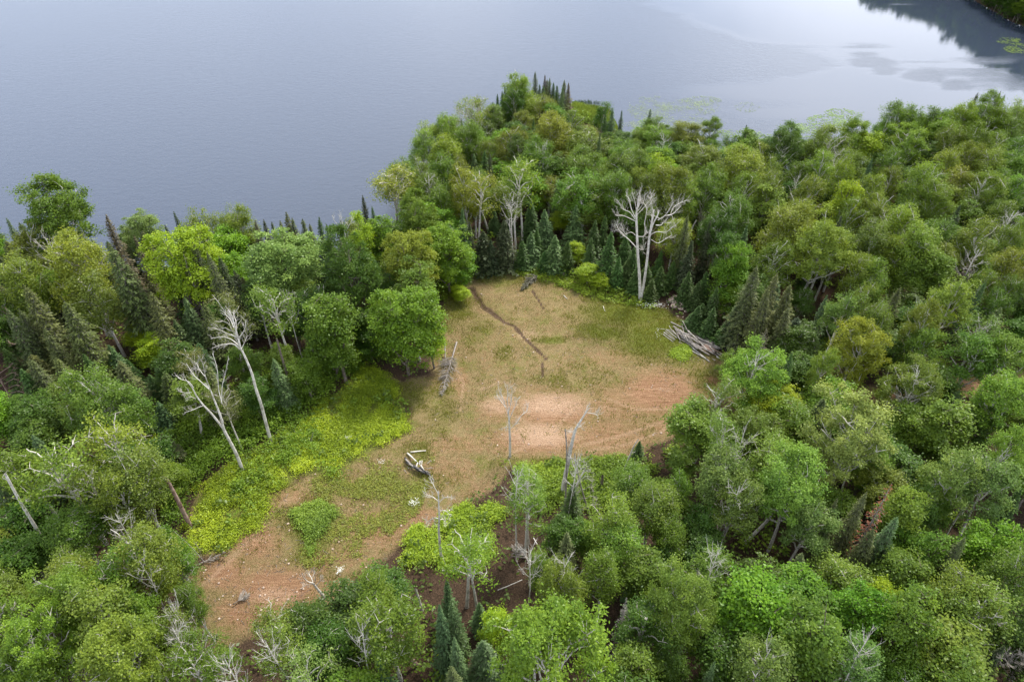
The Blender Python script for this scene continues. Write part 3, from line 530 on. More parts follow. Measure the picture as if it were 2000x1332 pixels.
LANDMARKS = [('the double-trunked bare birch', 1255, 500), ('the log pile', 1360, 670), ('the rock pile', 1325, 595), ("the lake point's tip", 1045, 185), ('the reed bed', 1165, 225), ('the forked dead birch', 400, 800),
  ('the tall curved dead birch', 500, 740), ('the burn pile', 815, 905), ('the broken brown snag', 345, 975), ('the weathered broken spruce', 70, 680), ('the round yellow-green maple', 345, 487), ('the largest foreground aspen', 1075, 1270),
  ('the rust-red dead spruce', 1725, 985), ('the twisted dead tree', 1857, 435), ('the round leafless crown', 1778, 365), ('the white-limbed aspen', 1665, 842), ('the vivid maple by the firs', 1440, 500), ('the dirt track', 1590, 775),
  ('the lily pads', 1590, 245), ('the broad clearing-edge maple', 787, 612), ('the fallen grey fir', 868, 720), ('the bare soil below', 500, 1150), ('the leaning white snag', 1125, 880), ('the right lake shore', 1900, 215), ('the bent broken trunk', 790, 1280),
  ('the bright foreground maple', 1482, 1147), ('the tree alone against the lake', 115, 404), ('the right edge of view', 1990, 560), ('the erosion gully', 940, 590), ('the left lower corner', 60, 1290), ('the right lower corner', 1960, 1310), ('the dark forest gap', 1650, 1080)]
SPECIAL = {(115, 404): 'tall dark green tree standing alone against the lake at far left', (345, 490): 'round bright yellow-green maple beside the lake, left of centre', (787, 612): 'broad vivid green maple at the left edge of the clearing',
  (1075, 1275): 'largest pale green aspen crown, at the bottom centre of the foreground', (1665, 842): 'big pale aspen with forking white limbs showing through its crown', (552, 506): 'wide pale silvery maple in front of the lakeside spruces',
  (1015, 153): 'tallest light green birch on the tip of the lake point', (1482, 1147): 'big vivid green maple in the lower right foreground', (1743, 942): 'rust-red dead spruce with grey lower twigs among green trees', (1654, 1022): 'small rust-orange spruce above the twisted white snag',
  (1225, 1165): 'slender grey dead spruce right of the largest foreground aspen', (1472, 727): 'light green aspen hanging over the dirt track by the log pile', (1689, 666): 'wide yellow-olive aspen with a bare white lower trunk',
  (1446, 484): 'vivid green maple behind the log pile, against dark forest', (265, 432): 'feathery pale green tree rising from the lake edge at left', (1015, 340): 'yellow-topped birch with two white trunks above the firs', (936, 362): 'yellow-olive birch with spreading white limbs left of the two-trunked birch',
  (770, 355): 'wide birch with white limbs leaning out over the lake', (1150, 527): 'round yellow-green bush at the back edge of the clearing', (1608, 468): 'big sunlit yellow-olive aspen on the right slope', (534, 592): 'thin-leaved birch on a bare curved trunk beside the bracken'}
def parse(s):
    out = []
    for it in s.replace('\n', '|').split('|'):
        t = it.split()
        if t: out.append((t[0], t[1], float(t[2]), float(t[3]), float(t[4]), float(t[5]) if len(t) > 5 else None))
    return out
DEAD = '''198 760 60|255 880 55|105 905 62|165 915 50|230 1010 60|275 1100 60|312 1130 66|335 1180 60|232 1170 50|350 1230 60|700 1225 60|560 1190 55|530 1250 60|925 1055 50|1010 930 50|1120 905 44|1290 960 46|1110 1105 56|1340 835 48
450 1290 60|1450 850 60|1650 815 72|1700 850 72|1560 930 66|1420 895 60|1440 950 60|1905 895 60|1935 915 60|1890 640 56|1930 650 50|1740 420 50|1712 395 44|1790 455 50|1745 350 38|1560 350 36|1455 320 44|1340 300 36|1300 270 34|865 270 40|900 215 40
930 205 36|990 260 40|1075 245 44|1140 310 34|825 320 34|770 345 56|640 470 40|545 500 50|795 475 50|560 575 40|1480 700 50|1700 645 60|1810 600 46|1870 560 44|1910 500 50|1985 420 50|1950 700 56|1790 735 60|1840 290 36|85 470 50|150 520 50|400 410 40
455 402 36|1600 450 50|1530 420 46|1635 300 34|1230 310 34|1060 290 34|880 330 36|840 350 36|1000 395 40|945 370 40|1690 1260 60|1890 1120 70|1500 1280 60|1400 1090 46|1230 1090 46|1030 1075 44|320 1090 50|60 1250 60|190 1290 60'''
ALL = []                                          # kind, colour, x, y, width m, height m, px, py (of crown)
rp_ = random.Random(5)
def in_clear(x, y): return bool(inpoly(np.array([x]), np.array([y]), CLEAR)[0])
def landd(x, y): return float(land(np.array([x]), np.array([y]))[0])
nbad = 0
for kind, c, cx, cy, w, h in parse(TREES):
    k = kind[0]
    h = h or 13.5+rp_.uniform(-1, 1)
    best = None
    for dh in (0, .7, -.7, 1.4, -1.4, 2.1, -2.1, 2.8, -2.8, 3.5, -3.5, 4.5, 6):
        hh = h+dh
        if hh < 1.6: continue
        z = hh*0.8
        for _ in range(4):
            P = G(cx, cy, z); t = P[1]/ray(cx, cy)[1]; wm = w*t/FPX; z = max(hh-0.42*wm, hh*0.55)
        ok = landd(P[0], P[1]) > 0.8 and (hh < 5 or not in_clear(P[0], P[1]))
        if best is None or ok: best = (P, wm, hh)
        if ok: break
    else: nbad += 1; print('BAD', kind, c, cx, cy)
    P, wm, hh = best; ALL.append([kind, c, P[0], P[1], wm, hh, cx, cy])
for kind, c, cx, cy, w, h in parse(CONIFERS):
    best = None
    for dh in (0, .6, -.6, 1.2, -1.2, 2, -2, 3, -3, 4, 5):
        hh = h+dh
        if hh < 2: continue
        P = G(cx, cy, hh); t = P[1]/ray(cx, cy)[1]
        ok = landd(P[0], P[1]) > 0.8 and not in_clear(P[0], P[1])
        if best is None or ok: best = (P, w*t/FPX, hh)
        if ok: break
    else: nbad += 1; print('BAD', kind, c, cx, cy)
    P, wm, hh = best; ALL.append([kind, c, P[0], P[1], wm, hh, cx, cy+12])
for i_, it in enumerate(DEAD.replace('\n', '|').split('|')):
    if i_ % 5 in (1, 3): continue
    cx, cy, w = map(float, it.split())
    for hh in (13.4, 12.6, 14.2, 11.8, 11, 15):
        P = G(cx, cy, hh*.88); t = P[1]/ray(cx, cy)[1]
        if landd(P[0], P[1]) > .8 and not in_clear(P[0], P[1]): break
    ALL.append(['D', 'wh', P[0], P[1], max(2.6, w*t/FPX), hh, cx+.5, cy])
NLIST = len(ALL)
# the forest between them: lower trees that fill the gaps, right down to the shore
rf = np.random.default_rng(11); cand = []
for gy in np.arange(14, 205, 3.5):
    for gx in np.arange(-125, 150, 3.5):
        x, y = gx+rf.uniform(-1.5, 1.5), gy+rf.uniform(-1.5, 1.5)
        qx, qy, _ = pix(x, y, 6.0)
        if -110 < qx < 2110 and -20 < qy < 1480: cand.append((x, y))
cand = np.array(cand); ld = land(cand[:, 0], cand[:, 1]); ic = inpoly(cand[:, 0], cand[:, 1], CLEAR); dc = pdist(cand[:, 0], cand[:, 1], CLEAR)
ib = inpoly(cand[:, 0], cand[:, 1], BRACK); db = pdist(cand[:, 0], cand[:, 1], BRACK); dtr = pdist(cand[:, 0], cand[:, 1], TRACK, False)
for (x, y), l_, i_, d_, b_, e_, t_ in zip(cand, ld, ic, dc, ib, db, dtr):
    if l_ < 1.0 or i_ or d_ < 2.2 or b_ or e_ < 1.0 or t_ < 3.6: continue
    fx_, fy_, _ = pix(x, y, 0.0)
    if (950 < fx_ < 1330 and 860 < fy_ < 1010) or (fx_ > 1095 and fy_ < 300 and fx_ < 1240) or (fx_ > 940 and fx_ < 1240 and fy_ < 262) or (870 < fx_ < 1000 and 940 < fy_ < 1100) or (1265 < fx_ < 1400 and 555 < fy_ < 690) or (690 < fx_ < 1000 and 1000 < fy_ < 1190): continue
    if fy_ > 700 and rf.uniform() < 0.26: continue
    if fy_ > 1080 and 330 < fx_ < 720 and d_ < 3.8: continue
    dd = min(math.hypot(x-a[2], y-a[3])-0.30*a[4] for a in ALL if a[0] != 'D')
    if dd < 1.15: continue
    qx, qy, _ = pix(x, y, 7.0)
    right = qx > 1250
    if 930 < qx < 1420 and 380 < qy < 640 and rf.uniform() < 0.75: k, c, w, h = 'F', rf.choice(['df', 'df', 'bf']), rf.uniform(2.4, 3.4), rf.uniform(3.5, 6.5)
    elif qx < 420 and qy < 760 and rf.uniform() < .6: k, c, w, h = 'O', 'ms', rf.uniform(3.5, 5), rf.uniform(7.5, 10.5)
    elif rf.uniform() < 0.24: k, c, w, h = rf.choice(['F', 'S', 'O']), rf.choice(['df', 'bf', 'ms', 'df']), rf.uniform(2.6, 3.8), rf.uniform(7, 12)
    elif rf.uniform() < 0.5: k, c, w, h = 'N', rf.choice(['gr', 'dg', 'br', 'dg']), rf.uniform(3.8, 5.6), rf.uniform(6.5, 10)
    else: k, c, w, h = rf.choice(['B', 'B', 'A']), rf.choice(['gr', 'ol', 'dg', 'gr']), rf.uniform(4.0, 5.8), rf.uniform(7, 12.5)
    ALL.append([k, c, x, y, w, h, float(qx), float(qy)])
print('trees', NLIST, len(ALL), 'bad', nbad)

# far bank
for i in range(44):
    t = i/43*(len(FARP)-1); a = min(int(t), len(FARP)-2); f = t-a
    p = FAR[a]*(1-f)+FAR[a+1]*f; nrm = np.array([0.75, 0.65])
    for row in (0, 0.35, 1, 1.7):
        q = p+nrm*(1.4+row*5+rf.uniform(-.6, 1.2))+rf.normal(size=2)*0.8
        if landd(q[0], q[1]) < 0.6: continue
        k = rf.choice(['M', 'M', 'S', 'M']); h = rf.uniform(5, 8) if row == .35 else rf.uniform(11, 17) if row == 0 else rf.uniform(14, 19)
        qx, qy, _ = pix(q[0], q[1], h*.7)
        ALL.append([k, rf.choice(['dg', 'gr', 'dg']) if k != 'S' else 'df', q[0], q[1], rf.uniform(6, 9) if k != 'S' else 3.2, h, float(qx), float(qy), 'far'])

# labels that single each tree out: colour, kind, rank and side of the nearest landmark
keyed = {}
for idx, a in enumerate(ALL):
    k, c, x, y, w, h, qx, qy = a[:8]
    if len(a) > 8: keyed.setdefault(('far', k, c, 0), []).append((qx, idx)); continue
    lm = min(LANDMARKS, key=lambda m: math.hypot((qx-m[1]), (qy-m[2])*1.2)+(1e4 if math.hypot(qx-m[1], qy-m[2]) < 12 else 0))
    dx, dy = qx-lm[1], qy-lm[2]; ang = math.degrees(math.atan2(-dy, dx)) % 360
    rel = ['right of', 'back-right of', 'behind', 'back-left of', 'left of', 'front-left of', 'in front of', 'front-right of'][int((ang+22.5)//45) % 8]
    size = 'low' if h < 6 else ('middling' if h < 10 else 'tall') 
    keyed.setdefault((size, KIND[k[0]][1], c, rel, lm[0]), []).append((math.hypot(dx, dy), idx))
ORD = ['nearest', 'second nearest', 'third nearest', 'fourth nearest', 'fifth nearest', 'sixth nearest', 'seventh nearest', 'eighth nearest', 'ninth nearest', 'tenth nearest', 'eleventh nearest', 'twelfth nearest']
LAB, GRP = {}, {}
for key, lst in keyed.items():
    lst.sort()
    for r_, (_, idx) in enumerate(lst):
        if key[0] == 'far':
            LAB[idx] = '%s %s on the far bank at the top right of the lake' % (CWORD[key[2]], KIND[key[1]][1]); GRP[idx] = 'trees on the far bank'
        else:
            size, kn, c, rel, lm = key
            LAB[idx] = ('%s %s %s, ' % (size, CWORD[c], kn))+(('%s ' % ORD[min(r_, 11)]) if len(lst) > 1 else '')+'%s %s' % (rel, lm)
            GRP[idx] = {'birch': 'birches of the lakeside forest', 'bare birch top': 'bare white treetops among the crowns', 'aspen': 'aspens of the lakeside forest', 'maple': 'maples of the lakeside forest', 'alder': 'low maples filling gaps in the lakeside forest', 'fir': 'firs of the lakeside forest'}.get(kn, 'bare white treetops among the crowns' if k == 'D' else 'spruces of the lakeside forest')
for idx, a in enumerate(ALL):
    if (a[6], a[7]) in SPECIAL: LAB[idx] = SPECIAL[(a[6], a[7])]
    elif a[0] not in 'BAMFSOX' or a[0][0] in 'SX':
        if (a[6], a[7]-12) in SPECIAL: LAB[idx] = SPECIAL[(a[6], a[7]-12)]
rt = random.Random(3); vi = {}
for idx, a in enumerate(ALL):
    kind, c, x, y, w, h = a[:6]; k0 = kind[0]; key = kind
    if k0 in 'BAM':
        if kind in ('B', 'A', 'M') and w > 6.0: key = kind+'L'
        if key == 'AL' and kind == 'A' and w < 6: key = 'A'
    vs = VAR.get(key) or VAR[k0]; vi[key] = vi.get(key, -1)+1; tm, cm, vw, vh = vs[vi[key] % len(vs)]
    g = gz(x, y)
    t = thing(KIND[k0][0], LAB[idx], CAT[k0], (x, y, g), GRP[idx])
    sx_ = w/vw*(0.93 if k0 in 'BA' else 1.0); t.scale = (sx_, sx_, h/vh); t.rotation_euler = (rt.gauss(0, 0.015), rt.gauss(0, 0.015), rt.uniform(0, 6.283))
    base = np.array(COLS[c])*np.array([rt.uniform(.88, 1.12), rt.uniform(.92, 1.08), rt.uniform(.85, 1.15)])*rt.uniform(.9, 1.1)
    obj('trunk', tm, t); obj('limb' if k0 == 'D' else 'crown', cm, t, color=base)
# ------------------------------------------------------------------ dead and bare trees, traced limb by limb
def twigs(T, P, r0, n, ln, lvl, spread=0.72, up=0.8, seedf=None, flat=None):
    """side branches off the polyline P, recursively"""
    P = np.asarray(P); m = len(P)
    for i in range(n):
        f = (i+0.6)/n*0.8+0.15; j = min(int(f*(m-1)), m-2); q = P[j]+(P[j+1]-P[j])*(f*(m-1)-j)
        d = P[j+1]-P[j]; d /= np.linalg.norm(d)+1e-9
        s = unit(1)[0]; s -= s.dot(d)*d; s /= np.linalg.norm(s)+1e-9
        if flat is not None: s = s*np.array([1, 1, flat])
        v = d*(1-spread*0.5)+s*spread+np.array([0, 0, up*0.35]); v /= np.linalg.norm(v)
        l_ = ln*R.uniform(0.6, 1.25)*(1-0.45*f); e = q+v*l_+np.array([0, 0, up*l_*0.25]); pc = q+v*l_*0.5+unit(1)[0]*l_*0.1
        B = bez(q, pc, e, 5); rr = r0*(1-0.5*f)*0.5; T.add(B, np.linspace(max(rr, .012)*.85, max(rr*0.3, 0.007), 5), 4 if lvl > 0 else 3)
        if lvl > 0: twigs(T, B, rr, 5, l_*0.55, lvl-1, spread, up, flat=flat)
def smooth_line(pts, n=16):
    pts = np.asarray(pts); s = np.linspace(0, len(pts)-1, n); i = np.clip(s.astype(int), 0, len(pts)-2); f = (s-i)[:, None]
    p0 = pts[np.maximum(i-1, 0)]; p1 = pts[i]; p2 = pts[i+1]; p3 = pts[np.minimum(i+2, len(pts)-1)]
    return 0.5*((2*p1)+(-p0+p2)*f+(2*p0-5*p1+4*p2-p3)*f*f+(-p0+3*p1-3*p2+p3)*f**3)
def bare_tree(name, label, cat, base_px, trunks, limbs, material, twig=(5, 1.1, 1), tw_r=None, group=None, seed=0):
    """trunks/limbs: (radius at base, radius at tip, depth drift, [(px, py)...]) lying at the base's distance"""
    global R
    R = np.random.default_rng(seed+50)
    b = G(*base_px); b[2] = gz(b[0], b[1]); b = G(*base_px, b[2]); t = thing(name, label, cat, b, group)
    def conv(pl, drift):
        n = len(pl); return np.array([PV(x, y, b[1]+drift*(i/max(n-1, 1))) for i, (x, y) in enumerate(pl)])
    for kind, lst in (('trunk', trunks), ('limb', limbs)):
        for (ra, rb, drift, pl) in lst:
            P = conv(pl, drift[1])
            P = smooth_line(P, 6*len(pl))
            P[:, 1] += np.linspace(drift[0]-0, 0, len(P))*0 + drift[0]
            if kind == 'trunk': P[0] -= [0, 0, 0.3]
            P = P-b; T = Tubes(); rad = np.linspace(ra*(1 if kind == 'trunk' else .85), max(rb, .022), len(P))*(1+0.06*np.sin(np.arange(len(P))*1.7)); T.add(P, rad, 9 if kind == 'trunk' else 6)
            n, l_, lv = twig
            if kind == 'limb': twigs(T, P[len(P)//4:], max(rb*1.7, .03), n+1, l_, lv)
            elif len(pl) > 3: twigs(T, P[int(len(P)*.6):], rb*1.2, max(2, n//2), l_*0.8, max(lv-1, 0))
            obj(kind, T.mesh(name+'_'+kind, material), t)
    return t
# double-trunked bare birch beside the clearing
bare_tree('bare_birch', 'tall bare white birch with two trunks rising from one base by the firs', 'dead tree', (1250, 586),
 [(0.24, 0.09, (0, 0.3), [(1250, 586), (1249, 545), (1246, 500), (1244, 460), (1243, 420), (1246, 400), (1247, 383)]), (0.22, 0.11, (0, -0.8), [(1252, 584), (1258, 550), (1264, 505), (1268, 465), (1273, 435), (1277, 410)]),
  (0.11, 0.08, (0.3, 0.3), [(1268, 465), (1276, 440), (1284, 425), (1288, 413)])],
 [(0.09, 0.03, (0, 2.0), [(1244, 485), (1228, 468), (1213, 455), (1203, 438)]), (0.07, 0.02, (0, -1), [(1225, 466), (1212, 452), (1202, 449)]), (0.07, 0.02, (0, 1.5), [(1241, 460), (1233, 454), (1220, 456), (1214, 437)]),
  (0.08, 0.02, (0, -2), [(1240, 432), (1228, 426), (1215, 421), (1203, 421), (1200, 414)]), (0.08, 0.02, (0, 1), [(1240, 428), (1230, 415), (1216, 408), (1208, 393)]), (0.08, 0.02, (0, 2), [(1241, 425), (1233, 408), (1229, 390), (1222, 382)]),
  (0.07, 0.02, (0, -1), [(1243, 410), (1240, 395), (1236, 378)]), (0.07, 0.02, (0, 1), [(1247, 405), (1250, 390), (1248, 376)]), (0.07, 0.02, (0, -2), [(1246, 412), (1256, 398), (1260, 380)]), (0.06, 0.02, (0, 2), [(1244, 420), (1258, 405), (1271, 388), (1273, 378)]),
  (0.08, 0.03, (0, -1), [(1264, 455), (1259, 440), (1262, 420), (1265, 405), (1272, 395), (1270, 385)]), (0.08, 0.02, (0, 1), [(1263, 408), (1258, 398), (1250, 398)]), (0.09, 0.03, (0, -2), [(1285, 430), (1298, 422), (1310, 405), (1315, 390)]),
  (0.08, 0.02, (0, 2), [(1298, 422), (1312, 419), (1322, 411), (1330, 403)]), (0.07, 0.02, (0, -3), [(1290, 428), (1278, 422), (1270, 420)]), (0.07, 0.02, (0, 1), [(1281, 440), (1291, 440), (1296, 435), (1310, 436)]),
  (0.08, 0.02, (0, -1), [(1272, 458), (1283, 453), (1300, 454), (1312, 445), (1322, 438)]), (0.06, 0.02, (0, 2), [(1272, 468), (1285, 475), (1300, 467), (1312, 460)]), (0.05, 0.02, (0, 1), [(1246, 462), (1256, 462), (1262, 456)]), (0.04, 0.015, (0, 1), [(1246, 485), (1254, 488), (1258, 487)]),
  (0.05, 0.02, (0, -2), [(1277, 416), (1273, 402), (1270, 388)]), (0.05, 0.015, (0, 2.5), [(1310, 418), (1316, 405), (1330, 396), (1342, 391)])],
 M_WHITE, (8, 1.45, 1), seed=1)
bare_tree('bare_birch', 'leaning dead white birch that forks low into two long limbs above the bracken', 'dead tree', (475, 921),
 [(0.20, 0.12, (0, 0), [(475, 921), (462, 888), (448, 860), (437, 838), (433, 820)]), (0.12, 0.03, (0, -.5), [(437, 838), (415, 810), (398, 792), (385, 775), (375, 757), (362, 740)]), (0.12, 0.04, (0, .5), [(433, 820), (426, 800), (418, 780), (411, 762), (400, 748)])],
 [(0.06, 0.02, (0, 1), [(408, 760), (392, 745), (378, 732), (364, 710)]), (0.06, 0.02, (0, -1), [(412, 764), (401, 735), (398, 718), (393, 700)]), (0.04, 0.015, (0, .5), [(378, 757), (368, 745), (352, 740), (342, 731)]), (0.04, 0.015, (0, 1), [(374, 766), (362, 767), (348, 764)]),
  (0.04, 0.015, (0, -1), [(398, 792), (386, 796), (378, 800), (360, 806)]), (0.04, 0.015, (0, 0), [(382, 779), (372, 775), (362, 779)]), (0.05, 0.015, (0, 2), [(433, 785), (427, 760), (424, 720), (415, 690)]), (0.05, 0.015, (0, 2), [(433, 788), (434, 755), (440, 730), (446, 700)]), (0.04, 0.015, (0, 1), [(400, 735), (390, 722), (383, 708)])],
 M_WHITE, (5, 0.9, 1), seed=2)
bare_tree('bare_birch', 'tall curved dead white birch rising from the bracken, bare limbs to the left', 'dead tree', (529, 862),
 [(0.20, 0.09, (0, 0), [(529, 862), (519, 825), (510, 790), (500, 760), (492, 730), (480, 700), (470, 680)]), (0.09, 0.03, (0, .5), [(470, 680), (465, 660), (458, 635), (450, 612), (440, 598)])],
 [(0.07, 0.02, (0, -1), [(468, 682), (455, 672), (435, 673), (414, 680)]), (0.06, 0.015, (0, 1), [(466, 674), (450, 662), (432, 658), (412, 662)]), (0.06, 0.015, (0, -1), [(462, 658), (445, 652), (430, 645), (414, 640)]), (0.05, 0.015, (0, 1), [(464, 662), (474, 650), (479, 638), (479, 625)]),
  (0.05, 0.015, (0, 1), [(457, 640), (450, 625), (437, 610)]), (0.05, 0.015, (0, 2), [(461, 655), (461, 630), (455, 610)]), (0.05, 0.015, (0, 1), [(471, 683), (478, 668), (483, 655)])],
 M_WHITE, (5, 1.0, 1), seed=3)
bare_tree('bare_birch', 'upright dead white birch standing in the middle foreground before the bare soil', 'dead tree', (996, 892),
 [(0.15, 0.06, (0, 0), [(996, 892), (996, 860), (995, 835), (994, 815), (993, 800)])],
 [(0.06, 0.015, (0, .5), [(994, 815), (988, 795), (981, 775), (973, 760)]), (0.06, 0.015, (0, -.5), [(993, 800), (991, 780), (992, 762), (990, 752)]), (0.05, 0.015, (0, 1), [(995, 818), (1003, 800), (1008, 788), (1010, 780)]), (0.05, 0.015, (0, -1), [(993, 806), (999, 780), (1000, 752)]),
  (0.05, 0.015, (0, 1.2), [(1010, 825), (1018, 812), (1028, 803), (1032, 792)]), (0.04, 0.015, (0, .2), [(996, 838), (1003, 832), (1010, 825)]), (0.03, 0.012, (0, 1), [(995, 835), (988, 834), (984, 836)]), (0.05, 0.012, (0, 1), [(987, 795), (980, 785), (970, 772)])],
 M_WHITE, (7, 1.0, 1), seed=4)
bare_tree('leaning_snag', 'thick leaning white birch snag with a broken forked top over the clearing edge', 'dead tree', (1098, 965),
 [(0.27, 0.13, (0, 0), [(1098, 965), (1104, 930), (1112, 890), (1118, 860), (1124, 838)]), (0.12, 0.04, (0, .5), [(1124, 838), (1134, 822), (1144, 806), (1152, 796)])],
 [(0.04, 0.012, (0, -1), [(1148, 806), (1160, 808), (1168, 812)]), (0.04, 0.012, (0, 1), [(1132, 824), (1142, 808), (1148, 792)]), (0.03, 0.012, (0, 1), [(1124, 838), (1115, 844), (1108, 842)]), (0.03, 0.012, (0, 1), [(1126, 836), (1136, 832)])],
 M_BIRCH, (6, 0.9, 1), seed=5)
bare_tree('grey_snag', 'thin grey dead tree standing just left of the leaning white snag', 'dead tree', (1104, 992), [(0.11, 0.05, (0, 0), [(1104, 992), (1106, 930), (1107, 880), (1104, 838)])], [(0.03, 0.01, (0, 0), [(1106, 900), (1110, 880), (1112, 860)])], M_GREYW, (6, 0.8, 1), seed=6)
bare_tree('grey_snag', 'grey twiggy dead spruce leaning left, right of the leaning white snag', 'dead tree', (1154, 1010), [(0.12, 0.04, (0, 0), [(1154, 1010), (1142, 975), (1130, 930), (1122, 885)])],
 [(0.03, 0.01, (0, i*0.3-.6), [(1150-i*4, 990-i*17), (1142-i*4, 985-i*17+5), (1132-i*4+i, 985-i*17+12)]) for i in range(6)]+[(0.03, 0.01, (0, .5-i*.3), [(1150-i*4, 990-i*17), (1158-i*4, 985-i*17), (1166-i*4, 990-i*17)]) for i in range(6)], M_TWIG, (6, 0.9, 1), seed=7)
bare_tree('grey_snag', 'slim white pole snag leaning right below the leaning white snag', 'dead tree', (1110, 1005), [(0.09, 0.04, (0, 0), [(1110, 1005), (1122, 965), (1132, 935), (1142, 918)])], [(0.03, 0.01, (0, 0), [(1138, 925), (1145, 920), (1150, 916)])], M_WHITE, (3, 0.5, 1), seed=8)
bare_tree('leaning_snag', 'slim broken birch pole leaning right near the right end of the bare soil', 'dead tree', (1213, 935), [(0.13, 0.04, (0, 0), [(1213, 935), (1222, 910), (1232, 885), (1240, 868), (1247, 858)])], [(0.02, 0.01, (0, 0), [(1232, 885), (1240, 883)])], M_BIRCH, (2, 0.3, 0), seed=9)
bare_tree('bare_birch', 'crooked dead white birch at the lower end of the clearing', 'dead tree', (862, 1092), [(0.14, 0.05, (0, 0), [(862, 1092), (859, 1060), (857, 1035), (858, 1010), (857, 985), (856, 958)])],
 [(0.05, 0.015, (0, 1), [(857, 1013), (848, 1011), (838, 1017), (830, 1026)]), (0.05, 0.015, (0, -1), [(857, 998), (866, 996), (875, 1000)]), (0.05, 0.015, (0, 1), [(857, 980), (845, 970), (832, 966)]), (0.04, 0.012, (0, -1), [(857, 982), (868, 972), (884, 970)]), (0.04, 0.012, (0, .5), [(856, 965), (848, 950), (842, 938)]), (0.04, 0.012, (0, .5), [(858, 1015), (866, 1014), (872, 1022)])], M_WHITE, (7, 1.0, 1), seed=10)
bare_tree('broken_snag', 'broken brown snag with a splintered top standing in the bracken', 'dead tree', (372, 1027), [(0.24, 0.17, (0, 0), [(372, 1027), (358, 1000), (346, 975), (333, 950), (323, 932)])], [(0.06, 0.02, (0, 0), [(324, 935), (318, 930), (311, 933)]), (0.04, 0.015, (0, 0), [(368, 1015), (372, 1006), (376, 1008)])], M_PINKW, (2, 0.2, 0), seed=11)
bare_tree('broken_snag', 'tall weathered broken spruce with pinkish bare trunk and curling grey limbs', 'dead tree', (104, 752), [(0.32, 0.18, (0, 0), [(104, 752), (92, 735), (78, 714), (62, 690), (48, 668), (32, 658)])],
 [(0.07, 0.02, (0, 0), [(94, 740), (78, 738), (62, 742), (48, 752), (46, 764)]), (0.06, 0.02, (0, 1), [(98, 734), (108, 731), (116, 734), (124, 742)]), (0.06, 0.02, (0, -1), [(96, 745), (82, 745), (72, 740)]), (0.06, 0.02, (0, 1), [(78, 712), (79, 690), (83, 665), (85, 645)]), (0.05, 0.015, (0, 1), [(80, 690), (92, 683), (105, 682), (118, 687)]),
  (0.06, 0.02, (0, 1), [(50, 668), (57, 656), (63, 643), (68, 640)]), (0.05, 0.015, (0, 0), [(40, 662), (30, 672), (16, 668)]), (0.05, 0.015, (0, 1), [(36, 655), (30, 640), (22, 625), (10, 600)]), (0.09, 0.03, (0, -1), [(62, 700), (54, 690), (45, 686)]), (0.04, 0.015, (0, 1), [(83, 662), (90, 660), (92, 668)]), (0.04, 0.015, (0, 1), [(60, 678), (57, 670), (55, 662)])], M_PINKW, (4, 0.8, 1), seed=12)
bare_tree('broken_snag', 'leaning orange-brown dead trunk with drooping grey twigs at the left edge', 'dead tree', (34, 792), [(0.18, 0.10, (0, 0), [(34, 792), (20, 772), (6, 750), (-14, 722)])],
 [(0.04, 0.012, (0, i*.4-1), [(24-i*6, 778-i*9), (40-i*4, 776-i*12), (56-i*5, 782-i*12)]) for i in range(6)], M_PINKW, (6, 0.8, 1), seed=13)
bare_tree('bare_birch', 'twisted dead tree with curled branch ends in the right-hand forest', 'dead tree', (1846, 478), [(0.13, 0.06, (0, 0), [(1846, 478), (1855, 455), (1860, 440), (1862, 420), (1866, 404)])],
 [(0.05, 0.015, (0, 0), [(1860, 448), (1848, 440), (1842, 432), (1850, 425)]), (0.05, 0.015, (0, 0), [(1861, 440), (1872, 432), (1882, 436)]), (0.05, 0.015, (0, 1), [(1862, 430), (1872, 412), (1880, 398), (1887, 372)]), (0.05, 0.015, (0, 1), [(1855, 455), (1842, 458), (1828, 472)]), (0.04, 0.015, (0, -1), [(1862, 428), (1856, 418), (1868, 410)])], M_GREYW, (5, 0.8, 1), seed=14)
bare_tree('bare_birch', 'white dead tree leaning right with short curved branches below the twisted one', 'dead tree', (1852, 512), [(0.14, 0.05, (0, 0), [(1852, 512), (1868, 492), (1880, 478), (1892, 462), (1899, 442)])], [(0.05, 0.015, (0, 1), [(1868, 492), (1878, 488), (1888, 492)]), (0.05, 0.015, (0, -1), [(1874, 486), (1868, 474), (1872, 466)]), (0.04, 0.015, (0, 1), [(1862, 500), (1874, 502), (1880, 498)])], M_WHITE, (4, 0.7, 1), seed=15)
bare_tree('bare_birch', 'small round leafless grey crown among the green crowns of the right slope', 'dead tree', (1776, 440), [(0.12, 0.08, (0, 0), [(1776, 440), (1776, 410), (1777, 385)])],
 [(0.05, 0.012, (0, 1.5*math.sin(i*2.4)), [(1777, 385), (1777+(i-4)*2.6, 372), (1777+(i-4)*4.6, 358-6*math.cos((i-4)*.4))]) for i in range(9)], M_WHITE, (8, 0.8, 1), seed=16)
bare_tree('leaning_snag', 'twisted white snag in the dark gap of the lower right forest', 'dead tree', (1640, 1105), [(0.12, 0.06, (0, 0), [(1640, 1120), (1646, 1100), (1650, 1085)])], [(0.06, 0.02, (0, 0), [(1646, 1098), (1652, 1085), (1656, 1074)]), (0.06, 0.02, (0, 1), [(1648, 1092), (1660, 1088), (1668, 1090)]), (0.05, 0.02, (0, -1), [(1648, 1094), (1640, 1086), (1637, 1078)])], M_WHITE, (5, 0.7, 1), seed=17)
bare_tree('bare_bush', 'grey dead bush beside the twisted white snag', 'dead bush', (1575, 1150), [(0.08, 0.04, (0, 0), [(1575, 1150), (1580, 1130), (1588, 1112)])], [(0.04, 0.01, (0, 2*math.sin(i*2)), [(1578, 1140-i*2), (1580+(i-4)*5, 1122), (1592+(i-4)*8, 1105+abs(i-4)*3)]) for i in range(9)], M_TWIG, (8, 1.0, 2), seed=18)
